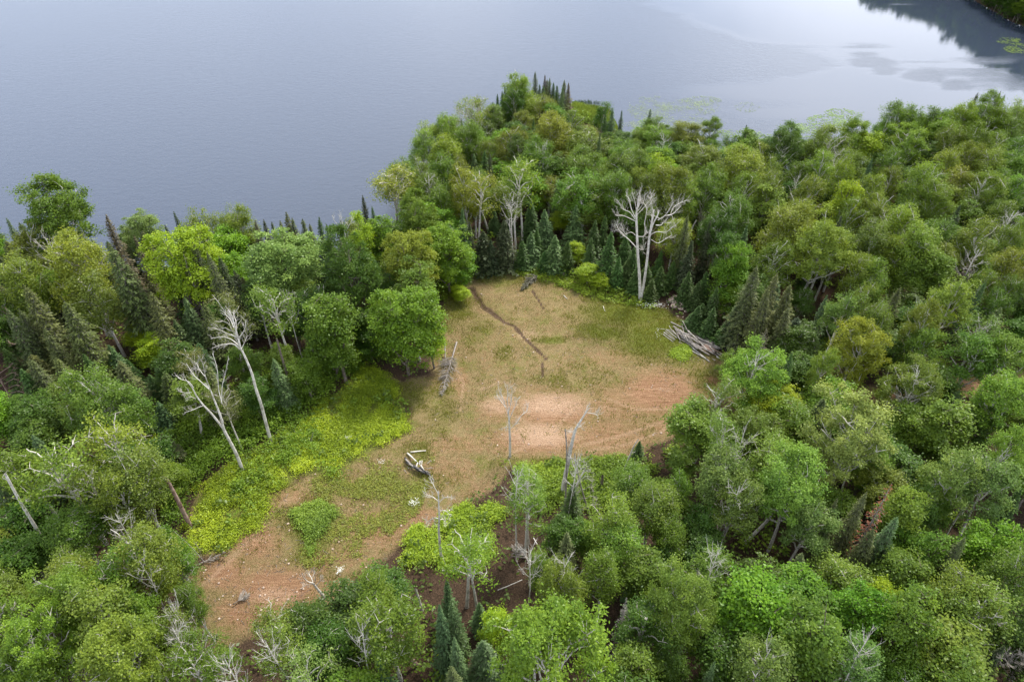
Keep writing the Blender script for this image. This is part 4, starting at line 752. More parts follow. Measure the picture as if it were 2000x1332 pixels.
bare_tree('bare_bush', 'pale grey leafless bush cut by the lower right corner of the view', 'dead bush', (1975, 1345), [(0.10, 0.05, (0, 0), [(1975, 1345), (1980, 1325), (1984, 1305)])], [(0.05, 0.01, (0, 2*math.sin(i*2)), [(1978, 1330-i*2), (1984+(i-4)*7, 1300), (1988+(i-4)*13, 1275+abs(i-4)*5)]) for i in range(9)], M_TWIG, (8, 1.3, 2), seed=19)
bare_tree('bare_bush', 'grey tangle of dead twigs at the foot of the blue-green aspens', 'dead bush', (1398, 1050), [(0.16, 0.09, (0, 0), [(1398, 1050), (1408, 1030), (1424, 1005)])], [(0.04, 0.01, (0, 1.5*math.sin(i*2)), [(1402, 1042-i*2), (1402+(i-4)*5, 1025), (1408+(i-4)*8, 1012+abs(i-4)*3)]) for i in range(9)], M_TWIG, (7, 0.9, 1), seed=20)
bare_tree('bare_birch', 'dead white tree leaning over the lower bare soil, its fan of twigs pointing up', 'dead tree', (634, 1166), [(0.16, 0.07, (0, 0), [(634, 1166), (622, 1152), (611, 1138)])], [(0.06, 0.012, (0, 0), [(611, 1138), (601, 1135), (593, 1127), (590, 1118)]), (0.05, 0.012, (0, 1), [(612, 1140), (608, 1128), (602, 1118)]), (0.05, 0.012, (0, -1), [(614, 1142), (616, 1128), (612, 1112)]), (0.05, 0.012, (0, 0), [(616, 1145), (626, 1134), (632, 1128)]), (0.05, 0.012, (0, 1), [(612, 1139), (600, 1142), (590, 1146)])], M_WHITE, (5, 0.7, 1), seed=21)
bare_tree('broken_snag', 'bent trunk snapped at mid height, pale end hanging to the right', 'dead tree', (762, 1300), [(0.24, 0.2, (0, 0), [(762, 1300), (761, 1285), (760, 1270)]), (0.2, 0.12, (0, 0), [(768, 1258), (785, 1268), (802, 1285), (820, 1302), (845, 1315), (866, 1328)])], [(0.08, 0.03, (0, 0), [(760, 1272), (755, 1264), (748, 1252)]), (0.08, 0.03, (0, 0), [(761, 1268), (768, 1262), (778, 1262)])], M_PINKW, (2, 0.3, 0), seed=22)
bare_tree('leaning_snag', 'birch snag leaning left beside the lower left end of the clearing', 'dead tree', (374, 1116), [(0.13, 0.09, (0, 0), [(374, 1116), (362, 1100), (350, 1085), (338, 1070), (327, 1048)])], [(0.02, 0.01, (0, 0), [(350, 1085), (344, 1080)])], M_BIRCH, (1, 0.2, 0), seed=23)
bare_tree('grey_snag', 'thin grey pole leaning left above the lower left end of the clearing', 'dead tree', (400, 1098), [(0.05, 0.03, (0, 0), [(400, 1098), (380, 1075), (360, 1055), (338, 1036)])], [(0.02, 0.01, (0, 0), [(395, 1090), (390, 1075), (382, 1062)]), (0.02, 0.01, (0, 0), [(390, 1085), (378, 1082)])], M_TWIG, (4, 0.7, 1), seed=24)
bare_tree('grey_snag', 'low grey stump with a splinter in the bright green bracken', 'stump', (611, 868), [(0.16, 0.10, (0, 0), [(611, 868), (609, 862), (608, 856)])], [(0.04, 0.01, (0, 0), [(609, 858), (610, 850), (612, 844)]), (0.05, 0.02, (0, 0), [(607, 866), (604, 860), (603, 854)])], M_GREYW, (2, 0.2, 0), seed=25)
bare_tree('grey_snag', 'dark brown rotting stump in the shrubs below the clearing', 'stump', (1175, 956), [(0.2, 0.12, (0, 0), [(1175, 956), (1176, 942), (1177, 928)])], [(0.05, 0.02, (0, 0), [(1175, 945), (1172, 938), (1171, 932)])], M_BARK, (2, 0.2, 0), seed=26)
bare_tree('bare_bush', 'grey fan of branches sticking up among the bottom edge trees', 'dead bush', (640, 1335), [(0.07, 0.03, (0, 0), [(640, 1335), (636, 1315), (634, 1295)])], [(0.05, 0.012, (0, 0), [(636, 1315), (628, 1300), (627, 1282)]), (0.05, 0.012, (0, 0), [(637, 1318), (644, 1300), (646, 1278)]), (0.05, 0.012, (0, 0), [(638, 1322), (655, 1305), (664, 1296)])], M_WHITE, (5, 0.7, 1), seed=27)
bare_tree('bare_birch', 'dead white treetop poking out between the lakeside maples', 'dead tree', (690, 600), [(0.14, 0.05, (0, 0), [(690, 600), (684, 540), (678, 480), (672, 450), (668, 432)])], [(0.05, 0.015, (0, 0), [(672, 450), (665, 438), (662, 420)]), (0.05, 0.015, (0, 0), [(674, 455), (682, 440), (690, 425)]), (0.05, 0.015, (0, 0), [(670, 442), (667, 428), (666, 414)]), (0.04, 0.012, (0, 0), [(660, 440), (652, 430), (650, 420)])], M_WHITE, (4, 0.8, 1), seed=28)
bare_tree('grey_snag', 'small grey dead spruce with level twigs behind the rock pile', 'dead tree', (1362, 528), [(0.1, 0.06, (0, 0), [(1362, 528), (1364, 514), (1366, 500)])], [(0.03, 0.01, (0, (i % 3)-1), [(1363, 520-i*3), (1363+(16 if i % 2 else -14), 516-i*3), (1363+(22 if i % 2 else -18), 512-i*3)]) for i in range(6)], M_TWIG, (4, 0.5, 0), seed=29)
for i, (b, ps, lb) in enumerate([((1640, 770), [(1640, 770), (1648, 745), (1655, 722), (1664, 700), (1672, 680)], 'under the wide yellow-olive aspen'), ((1580, 766), [(1580, 766), (1592, 738), (1606, 705), (1622, 672), (1630, 650)], 'just left of the wide aspen trunk'),
    ((1566, 610), [(1566, 610), (1576, 582), (1590, 550), (1600, 528), (1612, 505)], 'in the dark gap of the right slope'), ((1452, 1062), [(1452, 1062), (1475, 1040), (1495, 1020), (1510, 1000), (1522, 980)], 'right of the two under the blue-green aspens'),
    ((1352, 912), [(1352, 912), (1368, 880), (1384, 850), (1396, 825), (1408, 800)], 'right of the last bare soil'), ((1338, 900), [(1338, 900), (1345, 870), (1356, 835), (1368, 800)], 'nearest the right end of the bare soil'), ((1900, 780), [(1900, 780), (1918, 758), (1935, 735), (1950, 700), (1972, 690)], 'at the end of the dirt track'),
    ((1862, 1005), [(1862, 1005), (1885, 982), (1905, 965), (1925, 948)], 'lower of the leaning pair near the right edge'), ((1845, 995), [(1845, 995), (1862, 975), (1880, 958), (1900, 945)], 'upper of the leaning pair near the right edge'), ((1948, 468), [(1948, 468), (1965, 430), (1985, 400), (2000, 385)], 'near the right edge by the twisted dead tree'),
    ((1029, 1068), [(1029, 1068), (1029, 1040), (1030, 1000), (1030, 940)], 'below the upright dead birch'), ((912, 1185), [(912, 1185), (914, 1150), (915, 1110)], 'under the birch at the clearing\'s lower end'), ((824, 1192), [(824, 1192), (818, 1172), (812, 1150)], 'left of the blue-green firs at the bottom'),
    ((1200, 1100), [(1200, 1100), (1206, 1070), (1215, 1045)], 'in the lower middle thicket'), ((210, 656), [(210, 656), (198, 625), (188, 600)], 'behind the blue-green firs at left'), ((1008, 495), [(1008, 495), (1006, 460), (1005, 430), (1010, 400), (1012, 375)], 'above the firs at the back of the clearing'),
    ((955, 455), [(955, 455), (945, 425), (935, 400), (925, 380)], 'behind the erosion gully'), ((120, 1110), [(120, 1110), (95, 1075), (70, 1030), (40, 980), (10, 925)], 'at the left edge, thick and grey'), ((1330, 495), [(1330, 495), (1345, 460), (1360, 430)], 'behind the double-trunked bare birch'), ((1383, 520), [(1383, 520), (1387, 490), (1392, 465)], 'in the gap above the rock pile'),
    ((572, 776), [(572, 776), (565, 745), (555, 712), (548, 690), (540, 660)], 'left of the vine-dark bracken shrubs'), ((820, 705), [(820, 705), (817, 680), (813, 650)], 'under the broad clearing-edge maple')]):
    t_m = M_BARK if 'left of the vine' in lb else M_BIRCH
    lb = lb.replace('vine-dark bracken shrubs', 'small maples in the bracken')
    bare_tree('birch_pole', 'pale trunk rising into the canopy '+lb, 'birch trunk', b, [(0.19 if b[1] < 1200 else .15, 0.10, (0, 0.2), ps)], [], t_m, (3, 0.9, 1), group='bare lower trunks showing under the crowns', seed=60+i)

# ------------------------------------------------------------------ logs, rocks, fallen trees
def log(name, label, cat, a, b, r, m, group=None, za=0.0, zb=0.0, k=8, taper=0.75, bend=0.03):
    pa, pb = G(*a), G(*b); ga = gz(pa[0], pa[1])+za+r*0.8; gb = gz(pb[0], pb[1])+zb+r*0.7
    pa = G(*a, ga); pb = G(*b, gb); d = pb-pa; n = 7; s = np.linspace(0, 1, n)[:, None]; P = d*s
    nrm = np.array([-d[1], d[0], 0]); P = P+nrm*bend*np.sin(s*3.1+R.uniform(-1, 1))*R.uniform(-1, 1)*0.7; P = P-P[0]
    T = Tubes(); T.add(P, r*np.linspace(1, taper, n)*(1+0.07*R.normal(size=n)), k, cap=True)
    return thing(name, label, cat, pa, group, T.mesh(name, m))
R = np.random.default_rng(77)
Z4 = lambda x, y: (1270+x/9.51, 570+y/9.51)
PL = [(520,860,820,1030,.08,'G',.1,.4),(740,780,1010,930,.09,'G',.6,.8),(820,980,1060,1150,.08,'G',.6,.4),(1010,860,1260,1000,.08,'G',.6,.4),(1100,940,1350,1090,.07,'G',.4,.2),(610,760,760,900,.07,'G',.8,.9),(380,560,740,730,.13,'G',.1,.3),(430,640,780,860,.15,'G',.2,.5),(500,690,1000,980,.17,'G',.3,.9),(510,760,880,1060,.17,'G',.1,.6),(570,830,1090,1180,.19,'G',.05,.4),(700,960,1100,1290,.15,'W',0,.05),(720,900,1010,1120,.14,'G',.5,.7),
  (850,900,1290,1060,.19,'G',.4,.5),(930,830,1290,990,.18,'G',.3,.3),(880,850,1300,1050,.16,'G',.7,.7),(800,950,1180,1150,.19,'G',.5,.4),(960,1000,1200,1130,.18,'P',.6,.5),(700,720,1060,1080,.09,'W',1.1,.9),(590,620,640,800,.08,'G',.7,.5),(600,540,720,780,.08,'G',1.2,.6),
  (470,700,560,920,.09,'G',.6,.1),(240,790,430,930,.08,'W',.05,.05),(250,750,450,900,.08,'W',.15,.15),(280,730,470,890,.08,'G',.3,.25),(300,700,490,860,.08,'W',.4,.4),(330,700,500,800,.08,'G',.55,.5),(160,680,310,705,.04,'W',.05,.3),(530,930,620,970,.06,'W',0,0),
  (780,1100,1110,1300,.13,'W',0,0),(1150,1250,1210,1270,.08,'W',0,0),(1230,1200,1340,1270,.10,'W',.05,0),(1250,1150,1400,1250,.09,'P',.2,.1),(1290,1150,1450,1190,.07,'W',.3,.1),(1300,1030,1420,1020,.06,'W',.5,.4),(1320,970,1440,1150,.08,'G',.5,.1),
  (1200,1080,1400,1180,.12,'P',.4,.15),(1180,1100,1330,1200,.12,'G',.35,.1),(1100,1010,1190,1120,.13,'G',.8,.7),(1000,900,1300,980,.12,'G',.8,.6),(350,630,380,680,.05,'W',.3,.2),(620,760,830,830,.08,'W',1.0,.9),(690,820,780,920,.09,'G',1.0,.8),(640,800,700,910,.06,'W',1.1,.9),
  (540,720,900,960,.16,'G',.7,1.0),(600,800,960,1060,.16,'G',.35,.7),(650,870,1050,1150,.15,'G',.2,.5),(460,690,700,850,.12,'G',.6,.8),(1050,1060,1260,1200,.13,'G',.2,.1),(840,820,1100,920,.14,'G',.1,.2),(900,940,1240,1100,.15,'P',.8,.6),(560,700,650,880,.06,'W',1.0,.7),(380,690,520,830,.08,'G',.2,.4),(420,720,560,890,.08,'W',.3,.3)]
MW = {'G': M_GREYW, 'W': M_PALE, 'P': M_PINKW}
SPL = {11: 'long pale birch log along the front foot of the log pile', 18: 'long thin bleached pole lying across the top of the log pile', 20: 'thin grey pole sticking out of the top of the log pile', 27: 'thin white stick jutting left from the log pile', 29: 'white birch log on the ground in front of the log pile',
  34: 'short white stick lying across the right end of the log pile', 6: 'grey log reaching out towards the rock pile at the back', 28: 'short white piece of wood in the grass before the pile', 41: 'short white pole crossing the middle of the log pile'}
PWORD = {'G': 'weathered grey', 'W': 'bleached whitish', 'P': 'reddish brown'}
for i, (x0, y0, x1, y1, r, m, za, zb) in enumerate(PL):
    side = 'left' if (x0+x1)/2 < 560 else 'middle' if (x0+x1)/2 < 950 else 'right'
    thick = 'thin' if r < .1 else 'thick'
    log('log', SPL.get(i, '%s %s log in the %s part of the log pile' % (thick, PWORD[m], side)), 'log', Z4(x0, y0), Z4(x1, y1), r*.8, MW[m], '%s %s logs, %s part of the pile' % (thick, PWORD[m], side), za, zb)
# brush behind and in front of the pile
T = Tubes()
for i in range(260):
    a = G(*Z4(R.uniform(700, 1450), R.uniform(700, 1200))) if i < 180 else G(*Z4(R.uniform(560, 1000), R.uniform(1000, 1300)))
    if i < 180: a = G(*Z4(820+R.uniform(0, 560), 760+R.uniform(0, 1)*120+R.uniform(0, 200)))
    v = unit(1)[0]*R.uniform(.3, 1.2); v[2] = abs(v[2])*.5 if i < 180 else 0.02
    a[2] = gz(a[0], a[1])+R.uniform(0, .5 if i < 180 else .03); T.add([a, a+v*.5+unit(1)[0]*.06, a+v], [.025, .018, .008], 3)
bo = obj('brush_twigs', T.mesh('brush_twigs', M_TWIG)); bo['kind'] = 'stuff'; bo['label'] = 'tangle of grey twigs behind and before the log pile'; bo['category'] = 'brush'
Z5 = lambda x, y: (770+x/16.65, 860+y/16.65)
BP = [(530,380,1030,330,.10,'W',.05,.05,'white peeled log lying apart behind the burn pile'),(420,410,730,670,.10,'W',.1,.5,'white log leaning on the burn pile from behind'),(360,590,800,1000,.14,'C',.2,.3,None),(600,850,1180,1130,.15,'C',.2,.3,None),(640,830,1000,1050,.15,'C',.5,.5,None),
  (370,620,520,760,.10,'G',.5,.5,'pale splintered log end at the left of the burn pile'),(860,800,980,980,.08,'W',.8,.6,'short pale stick upright on top of the burn pile'),(720,860,760,720,.09,'W',.6,.7,None),(1070,750,1200,640,.04,'W',.1,.3,'thin white stick standing clear at the right of the burn pile'),(1030,1000,1300,1290,.07,'G',.2,0,'grey pole trailing from the burn pile towards the bottom'),
  (400,700,640,900,.11,'C',.3,.5,None),(820,880,1150,1120,.12,'C',.5,.3,None),(480,760,900,1000,.10,'G',.5,.6,None),(900,960,1180,1040,.06,'G',.3,.3,None),(1000,900,1280,900,.03,'G',.2,.3,None),(1050,980,1200,860,.03,'G',.2,.4,None),(780,760,900,700,.09,'G',.7,.8,None),(350,560,430,640,.10,'C',.1,.2,None),(700,920,1060,1080,.13,'C',.1,.1,None),(410,870,560,920,.03,'W',0,0,None),(320,940,400,1060,.04,'G',0,0,None),(840,660,830,800,.07,'W',.9,.7,None),(905,650,890,800,.05,'W',.9,.7,None)]
MW['C'] = M_CHAR; PWORD['C'] = 'charred black'
for (x0, y0, x1, y1, r, m, za, zb, lb) in BP:
    log('burnt_log' if m == 'C' else 'log', lb or '%s piece of wood heaped in the small burn pile' % PWORD[m], 'log', Z5(x0, y0), Z5(x1, y1), r, M_WHITE if m == 'W' else MW[m], '%s wood of the burn pile' % PWORD[m], za, zb, taper=.7)
# rocks
def rockmesh(seed):
    bm_ = bpy.data.meshes.new('rock'); import bmesh
    bm = bmesh.new(); bmesh.ops.create_icosphere(bm, subdivisions=2, radius=1); rr = np.random.default_rng(seed)
    nrm = rr.normal(size=(7, 3)); nrm /= np.linalg.norm(nrm, axis=1)[:, None]; off = rr.uniform(.62, .92, 7); sc = rr.uniform(.75, 1.15, 3)*np.array([1, 1, .75])
    for v in bm.verts:
        c = np.array(v.co)
        for n_, o_ in zip(nrm, off):
            d = c.dot(n_)-o_
            if d > 0: c = c-n_*d
        v.co = Vector(c*sc)
    bm.to_mesh(bm_); bm.free(); bm_.materials.append(M_ROCK); return bm_
RM = [rockmesh(i) for i in range(6)]
def rock(px_, py_, r, z, label, group=None, i=0):
    p = G(px_, py_); p[2] = gz(p[0], p[1])+z+r*.3; o = thing('rock', label, 'rock', p, group, RM[i % 6]); o.scale = (r, r, r*.85); o.rotation_euler = (R.uniform(-.4, .4), R.uniform(-.4, .4), R.uniform(0, 6.28)); return o
BIG = [(435, 300, .72, .2, 'largest pinkish boulder at the front left of the rock pile'), (615, 155, .55, .45, 'flat grey-pink boulder at the back right of the rock pile'), (590, 285, .45, .4, 'rounded boulder in the middle of the rock pile'), (550, 335, .40, .1, 'squat pale boulder right of the largest one'), (600, 335, .36, .15, 'pale block at the right front of the rock pile'), (640, 215, .38, .4, 'ochre boulder under the flat one'),
       (655, 365, .30, 0, 'low brown rock at the right foot of the rock pile'), (460, 235, .36, .3, 'rock just behind the largest boulder'), (560, 215, .36, .5, 'small boulder in the centre top of the rock pile')]
for i, (x, y, r, z, lb) in enumerate(BIG): rock(*Z4(x, y), r*.8, z, lb, i=i)
for i in range(85):
    a, q = R.uniform(0, 6.28), R.uniform(0, 1)**.5; x, y = 520+185*q*math.cos(a), 205+115*q*math.sin(a)
    if y > 230 and x < 400: continue
    rock(*Z4(x, y), R.uniform(.17, .34), .5*(1-q)+.02, 'small pinkish fieldstone in the rock pile', 'fieldstones of the rock pile', i)
for i in range(10): rock(*Z4(R.uniform(500, 640), R.uniform(380, 470)), R.uniform(.07, .13), 0, 'pale fist-sized stone in the grass before the rock pile', 'stones scattered before the rock pile', i)
rock(1101, 537, .5, 0, 'lone tan boulder at the back edge of the clearing', i=2)
for i, (x, y, r) in enumerate([(940, 575, .16), (1002, 655, .14), (985, 634, .12), (1030, 662, .12), (977, 644, .1), (1062, 548, .1)]): rock(x, y, r, 0, 'pale stone on the grass near the erosion gully', 'stones near the gully', i)
# boards of pale wood on the clearing
for a, b, lb in [((1101, 577), (1108, 584), 'short white stick lying on the back of the clearing'), ((1178, 598), (1182, 608), 'slim grey stick lying on the grass near the back'), ((600, 823), (586, 829), 'pale fallen branch at the edge of the bracken')]:
    log('stick', lb, 'stick', a, b, .06, M_WHITE, za=.02, zb=.02)
log('fallen_log', 'pale broken log end among the shrubs right of the clearing', 'log', (1237, 960), (1214, 968), .12, M_PINKW, za=.3, zb=.1)
for i, (a, b, r, lb) in enumerate([((1100, 1100), (1080, 1130), .06, 'thin yellowish pole fallen below the thicket'), ((972, 1152), (1020, 1132), .05, 'thin pale pole lying across brown litter'), ((1042, 1050), (1076, 1108), .05, 'leaning slender pale pole in the lower middle'), ((1232, 975), (1255, 990), .09, 'whitish log end beneath the shrubs right of centre'), ((1235, 1000), (1250, 986), .07, 'second whitish stick beneath the shrubs right of centre')]):
    log('fallen_log', lb, 'log', a, b, r, M_WHITE, za=.2, zb=.5)

def fallen(name, label, butt, tip, nb, ln, m, needles=None, seed=0, r=.13, raise_=.5):
    global R
    R = np.random.default_rng(seed+400)
    a, b = G(*butt), G(*tip); a = G(*butt, gz(a[0], a[1])+.3); b[2] = gz(b[0], b[1])+raise_*.5; t = thing(name, label, 'fallen tree', a); d = b-a; n = 10
    P = d*np.linspace(0, 1, n)[:, None]; T = Tubes(); T.add(P, np.linspace(r, .03, n), 7, cap=True); obj('trunk', T.mesh('fallen_trunk', m), t)
    T = Tubes(); dn = d/np.linalg.norm(d); sd_ = np.array([-dn[1], dn[0], 0]); NP, ND = [], []
    for i in range(nb):
        f = R.uniform(.3, .99); q = d*f; s = R.choice([-1, 1]); l_ = ln*(1.15-f)*R.uniform(.6, 1.2)
        v = dn*R.uniform(.6, 1.1)+sd_*s*R.uniform(.3, .9)+np.array([0, 0, R.uniform(-.12, .55)]); v /= np.linalg.norm(v); e = q+v*l_; e[2] = max(e[2], -a[2]+.05)
        B = bez(q, (q+e)/2+np.array([0, 0, .1]), e, 5); T.add(B, np.linspace(.05, .022, 5), 3)
        twigs(T, B, .05, 5, l_*.4, 0, .8, .1)
        if needles: 
            k = 26; tt = R.uniform(.15, 1, k); NP.append(B[np.minimum((tt*4).astype(int), 4)]+R.normal(size=(k, 3))*.09); ND.append(np.tile(v, (k, 1))+R.normal(size=(k, 3))*.5)
    obj('branch', T.mesh('fallen_branches', M_TWIG), t)
    if needles:
        C = np.vstack(NP); nr = unit(len(C))+np.array([0, 0, 1]); nr /= np.linalg.norm(nr, axis=1)[:, None]
        V, F = cards(C, nr, .13*R.uniform(.6, 1.3, len(C)), .4, np.vstack(ND)); obj('needles', qmesh('needles', V, F, M_NEEDLE, {'v': ('FACE', R.uniform(.2, .9, len(F)))}), t, color=needles)
    return t
fallen('fallen_fir', 'grey dead fir lying butt-up on the left side of the clearing, branches fanned out', (892, 668), (862, 775), 80, 3.0, M_GREYW, None, 1, raise_=.6)
log('log', 'short grey-brown pole leaning behind the fallen grey fir', 'log', (868, 668), (869, 700), .12, M_GREYW, za=1.2, zb=.4)
fallen('fallen_fir', 'small fallen fir with grey needles at the back of the clearing', (1056, 526), (1020, 568), 46, 2.0, M_GREYW, (0.15, 0.15, 0.10), 2, r=.1)
fallen('fallen_fir', 'dark brushy treetop lying on the lower bare soil', (455, 1180), (487, 1163), 26, 1.2, M_BARK, None, 3, r=.06)
fallen('fallen_fir', 'grey dead branch tangle on the lower left end of the clearing', (372, 1108), (440, 1082), 18, 1.3, M_GREYW, None, 4, r=.06)
fallen('fallen_spruce', 'fallen spruce with red-brown needles in front of the brown snag', (345, 1000), (288, 968), 44, 1.7, M_BARK, (0.22, 0.085, 0.045), 5, r=.1)
fallen('fallen_birch', 'grey fallen branches heaped on the litter of the lower middle', (1045, 1100), (1000, 1070), 40, 1.8, M_GREYW, None, 6, r=.08)

# ------------------------------------------------------------------ ground plants (nobody could count them)
def scatter(name, label, n, region_px, size, height, colour, clump=None, cond=None, seed=0, aspect=.6, vertical=False, kind_cat='ground cover', m=None, world=None, vfun=None):
    rr = np.random.default_rng(seed+900)
    if world is not None: x0, y0, x1, y1 = world
    else:
        W = np.array([G(*p)[:2] for p in region_px]); x0, y0 = W.min(0); x1, y1 = W.max(0)
    nn = n if clump is None else max(1, n//clump[0]); xs, ys = [], []
    tries = 0; got = 0
    while got < nn and tries < 40:
        x = rr.uniform(x0, x1, nn); y = rr.uniform(y0, y1, nn); k = np.ones(nn, bool) if world is not None else inpoly(x, y, W)
        if cond is not None: k &= cond(x, y, rr)
        xs.append(x[k]); ys.append(y[k]); got += k.sum(); tries += 1
    x = np.concatenate(xs)[:nn]; y = np.concatenate(ys)[:nn]; ch = rr.uniform(0.4, 1, len(x)); cv = rr.normal(size=len(x))*.14
    if clump is not None:
        c = clump[0]; idx = np.repeat(np.arange(len(x)), c); o = rr.normal(size=(len(idx), 3))*clump[1]*rr.uniform(.5, 1.3, len(x))[idx][:, None]
        px_, py_ = x[idx]+o[:, 0], y[idx]+o[:, 1]; hh = ch[idx]*height*np.exp(-(o[:, 0]**2+o[:, 1]**2)/(2*(clump[1]*1.6)**2)); zz = hh*rr.uniform(.45, 1, len(idx))**.6; cvv = cv[idx]
    else: px_, py_ = x, y; zz = ch*height*rr.uniform(.2, 1, len(x)); cvv = cv
    g = ground(px_, py_); ld_ = g > WATER_Z-.6; C = np.stack([px_, py_, g+zz], 1)
    n_ = len(C); nr = rr.normal(size=(n_, 3))*.45+np.array([0, 0, 1]); 
    d = rr.normal(size=(n_, 3))
    if vertical: nr = rr.normal(size=(n_, 3)); nr[:, 2] *= .15; d = np.array([0, 0, 1.0])+rr.normal(size=(n_, 3))*.22
    nr /= np.linalg.norm(nr, axis=1)[:, None]; s = size*rr.uniform(.6, 1.35, n_)
    global R
    R = rr
    if vertical: C[:, 2] = g+s*.8
    V, F = cards(C, nr, s, aspect, d)
    v = np.clip(.5+cvv+rr.normal(size=n_)*.16+(vfun(px_, py_) if vfun else 0), 0, 1)
    o = obj(name, qmesh(name, V, F, m or M_LOWER, {'v': ('FACE', v)}), color=colour); o['kind'] = 'stuff'; o['label'] = label; o['category'] = kind_cat; return o
def pmask(L_, thr=.35):
    def f(x, y, rr):
        a, b, _ = pix(x, y, 0); return blobs(L_, a, b)+.35*vn(x, y, 1.6, 21)+.25*vn(x, y, .6, 22) > thr+rr.normal(size=len(x))*.22
    return f
def edge(P, amp=1.0):
    def f(x, y, rr): return pdist(x, y, P) > .2+amp*(.6+vn(x, y, 1.7, 81)+.5*vn(x, y, .6, 82))*rr.uniform(.3, 1, len(x))
    return f
def px_poly(l): return np.array([G(*p)[:2] for p in l])
scatter('bracken', 'bright yellow-green bracken and low leafy plants left of the clearing', 96000, BRACK_PX, .082, .8, (0.265, 0.365, 0.024), (18, .36), lambda x, y, rr: edge(BRACK, 2.8)(x, y, rr) & (vn(x, y, 2.2, 84)+.6*vn(x, y, .9, 85) > -.62), 1, kind_cat='bracken', vfun=lambda x, y: -.05+.34*vn(x, y, 4, 31)+.2*vn(x, y, 1.5, 32))
scatter('low_plants', 'taller darker shrubs dotted through the bracken', 6000, BRACK_PX, .11, 1.7, (0.135, 0.235, 0.022), (60, .55), lambda x, y, rr: edge(BRACK, .8)(x, y, rr) & (vn(x, y, 5, 96) > .0), 18, kind_cat='shrubs')
SHRB = [(800, 700), (700, 672), (600, 700), (520, 735), (430, 790), (340, 850), (300, 930), (320, 1010), (352, 1040), (372, 965), (430, 910), (505, 868), (580, 820), (650, 770), (715, 712)]
scatter('low_plants', 'mid-green leafy shrubs between the bracken and the forest', 49000, SHRB, .12, 2.3, (0.120, 0.215, 0.020), (34, .5), None, 16, kind_cat='shrubs', vfun=lambda x, y: .25*vn(x, y, 4, 33))
BP2 = [(560, 1050), (570, 1000), (620, 980), (665, 985), (665, 1020), (640, 1060), (625, 1100), (590, 1085)]
scatter('green_patch', 'round patch of green ferns in the middle of the lower clearing', 11000, BP2, .085, .8, (0.165, 0.265, 0.036), (16, .34), lambda x, y, rr: (edge(px_poly(BP2), 2.4)(x, y, rr)) & (vn(x, y, 1.6, 97)+.5*vn(x, y, .7, 98) > -.45), 2, kind_cat='ferns', vfun=lambda x, y: .25*vn(x, y, 2.5, 34))
LP3 = [(785, 1100), (790, 1045), (870, 1005), (950, 970), (985, 1000), (960, 1080), (900, 1150), (820, 1120)]
scatter('low_plants', 'yellow-green leafy plants at the lower end of the clearing', 28000, LP3, .09, .9, (0.215, 0.330, 0.024), (20, .36), lambda x, y, rr: edge(px_poly(LP3), 2.2)(x, y, rr) & (vn(x, y, 2.4, 86)+.5*vn(x, y, 1, 87) > -.4), 3, kind_cat='ground plants', vfun=lambda x, y: .2*vn(x, y, 4, 35))
LP4 = [(960, 915), (1000, 905), (1150, 893), (1240, 890), (1330, 850), (1350, 930), (1290, 980), (1250, 1020), (1100, 1015), (1000, 990)]
scatter('low_plants', 'green shrubby growth along the front edge of the clearing', 48000, LP4, .10, 1.3, (0.165, 0.260, 0.024), (26, .42), lambda x, y, rr: edge(px_poly(LP4), 2.0)(x, y, rr) & (vn(x, y, 3.2, 36)+.4*vn(x, y, 1.2, 88) > -.3), 4, kind_cat='ground plants', vfun=lambda x, y: .3*vn(x, y, 3, 37))
scatter('low_plants', 'bright low plants along the back edge of the clearing', 14000, [(850, 560), (920, 520), (1040, 512), (1100, 535), (1190, 560), (1270, 585), (1282, 606), (1180, 590), (1090, 560), (1000, 535), (920, 545), (865, 590)], .12, .7, (0.205, 0.300, 0.028), (18, .32), None, 5, kind_cat='ground plants', vfun=lambda x, y: .3*vn(x, y, 3, 38))
scatter('low_plants', 'green weeds scattered over the lower clearing', 20000, [(520, 1010), (620, 930), (800, 860), (850, 900), (820, 1000), (700, 1090), (600, 1110), (540, 1060)], .075, .3, (0.215, 0.250, 0.045), (10, .25), lambda x, y, rr: vn(x, y, 2.6, 41)+.7*vn(x, y, .9, 42)+rr.normal(size=len(x))*.25 > .1, 6, kind_cat='weeds')
scatter('low_plants', 'yellow-green plants growing beside the log pile', 3500, [(1318, 680), (1345, 675), (1350, 690), (1335, 705), (1310, 695)], .10, .4, (0.22, 0.33, 0.03), (16, .3), None, 7, kind_cat='ground plants')
scatter('grass', 'short sparse dry grass over the clearing', 42000, CLEAR_PX, .085, .1, (0.235, 0.205, 0.080), None, lambda x, y, rr: (rr.uniform(size=len(x)) > blobs(BARE, *pix(x, y, 0)[:2])*1.1) & (vn(x, y, 2.2, 51)+.6*vn(x, y, .7, 52) > -.35), 8, .25, True, 'grass')
scatter('grass', 'lush green grass patches at the back and right of the clearing', 44000, CLEAR_PX, .11, .1, (0.185, 0.215, 0.032), None, pmask(GREEN, .42), 9, .3, True, 'grass', vfun=lambda x, y: .2*vn(x, y, 2, 39))
FW = (-105, 14, 135, 190)
def forest(x, y, rr): 
    a, b, _ = pix(x, y, 0); return (land(x, y) > .4) & ~inpoly(x, y, CLEAR) & (pdist(x, y, TRACK, False) > 1.2) & (a > -120) & (a < 2120) & (b > 180) & (b < 1480) & (vn(x, y, 4, 61) > -.55)
scatter('undergrowth', 'dark leafy undergrowth on the forest floor', 46000, None, .20, 1.5, (0.090, 0.145, 0.022), (16, .55), forest, 10, kind_cat='undergrowth', world=FW)
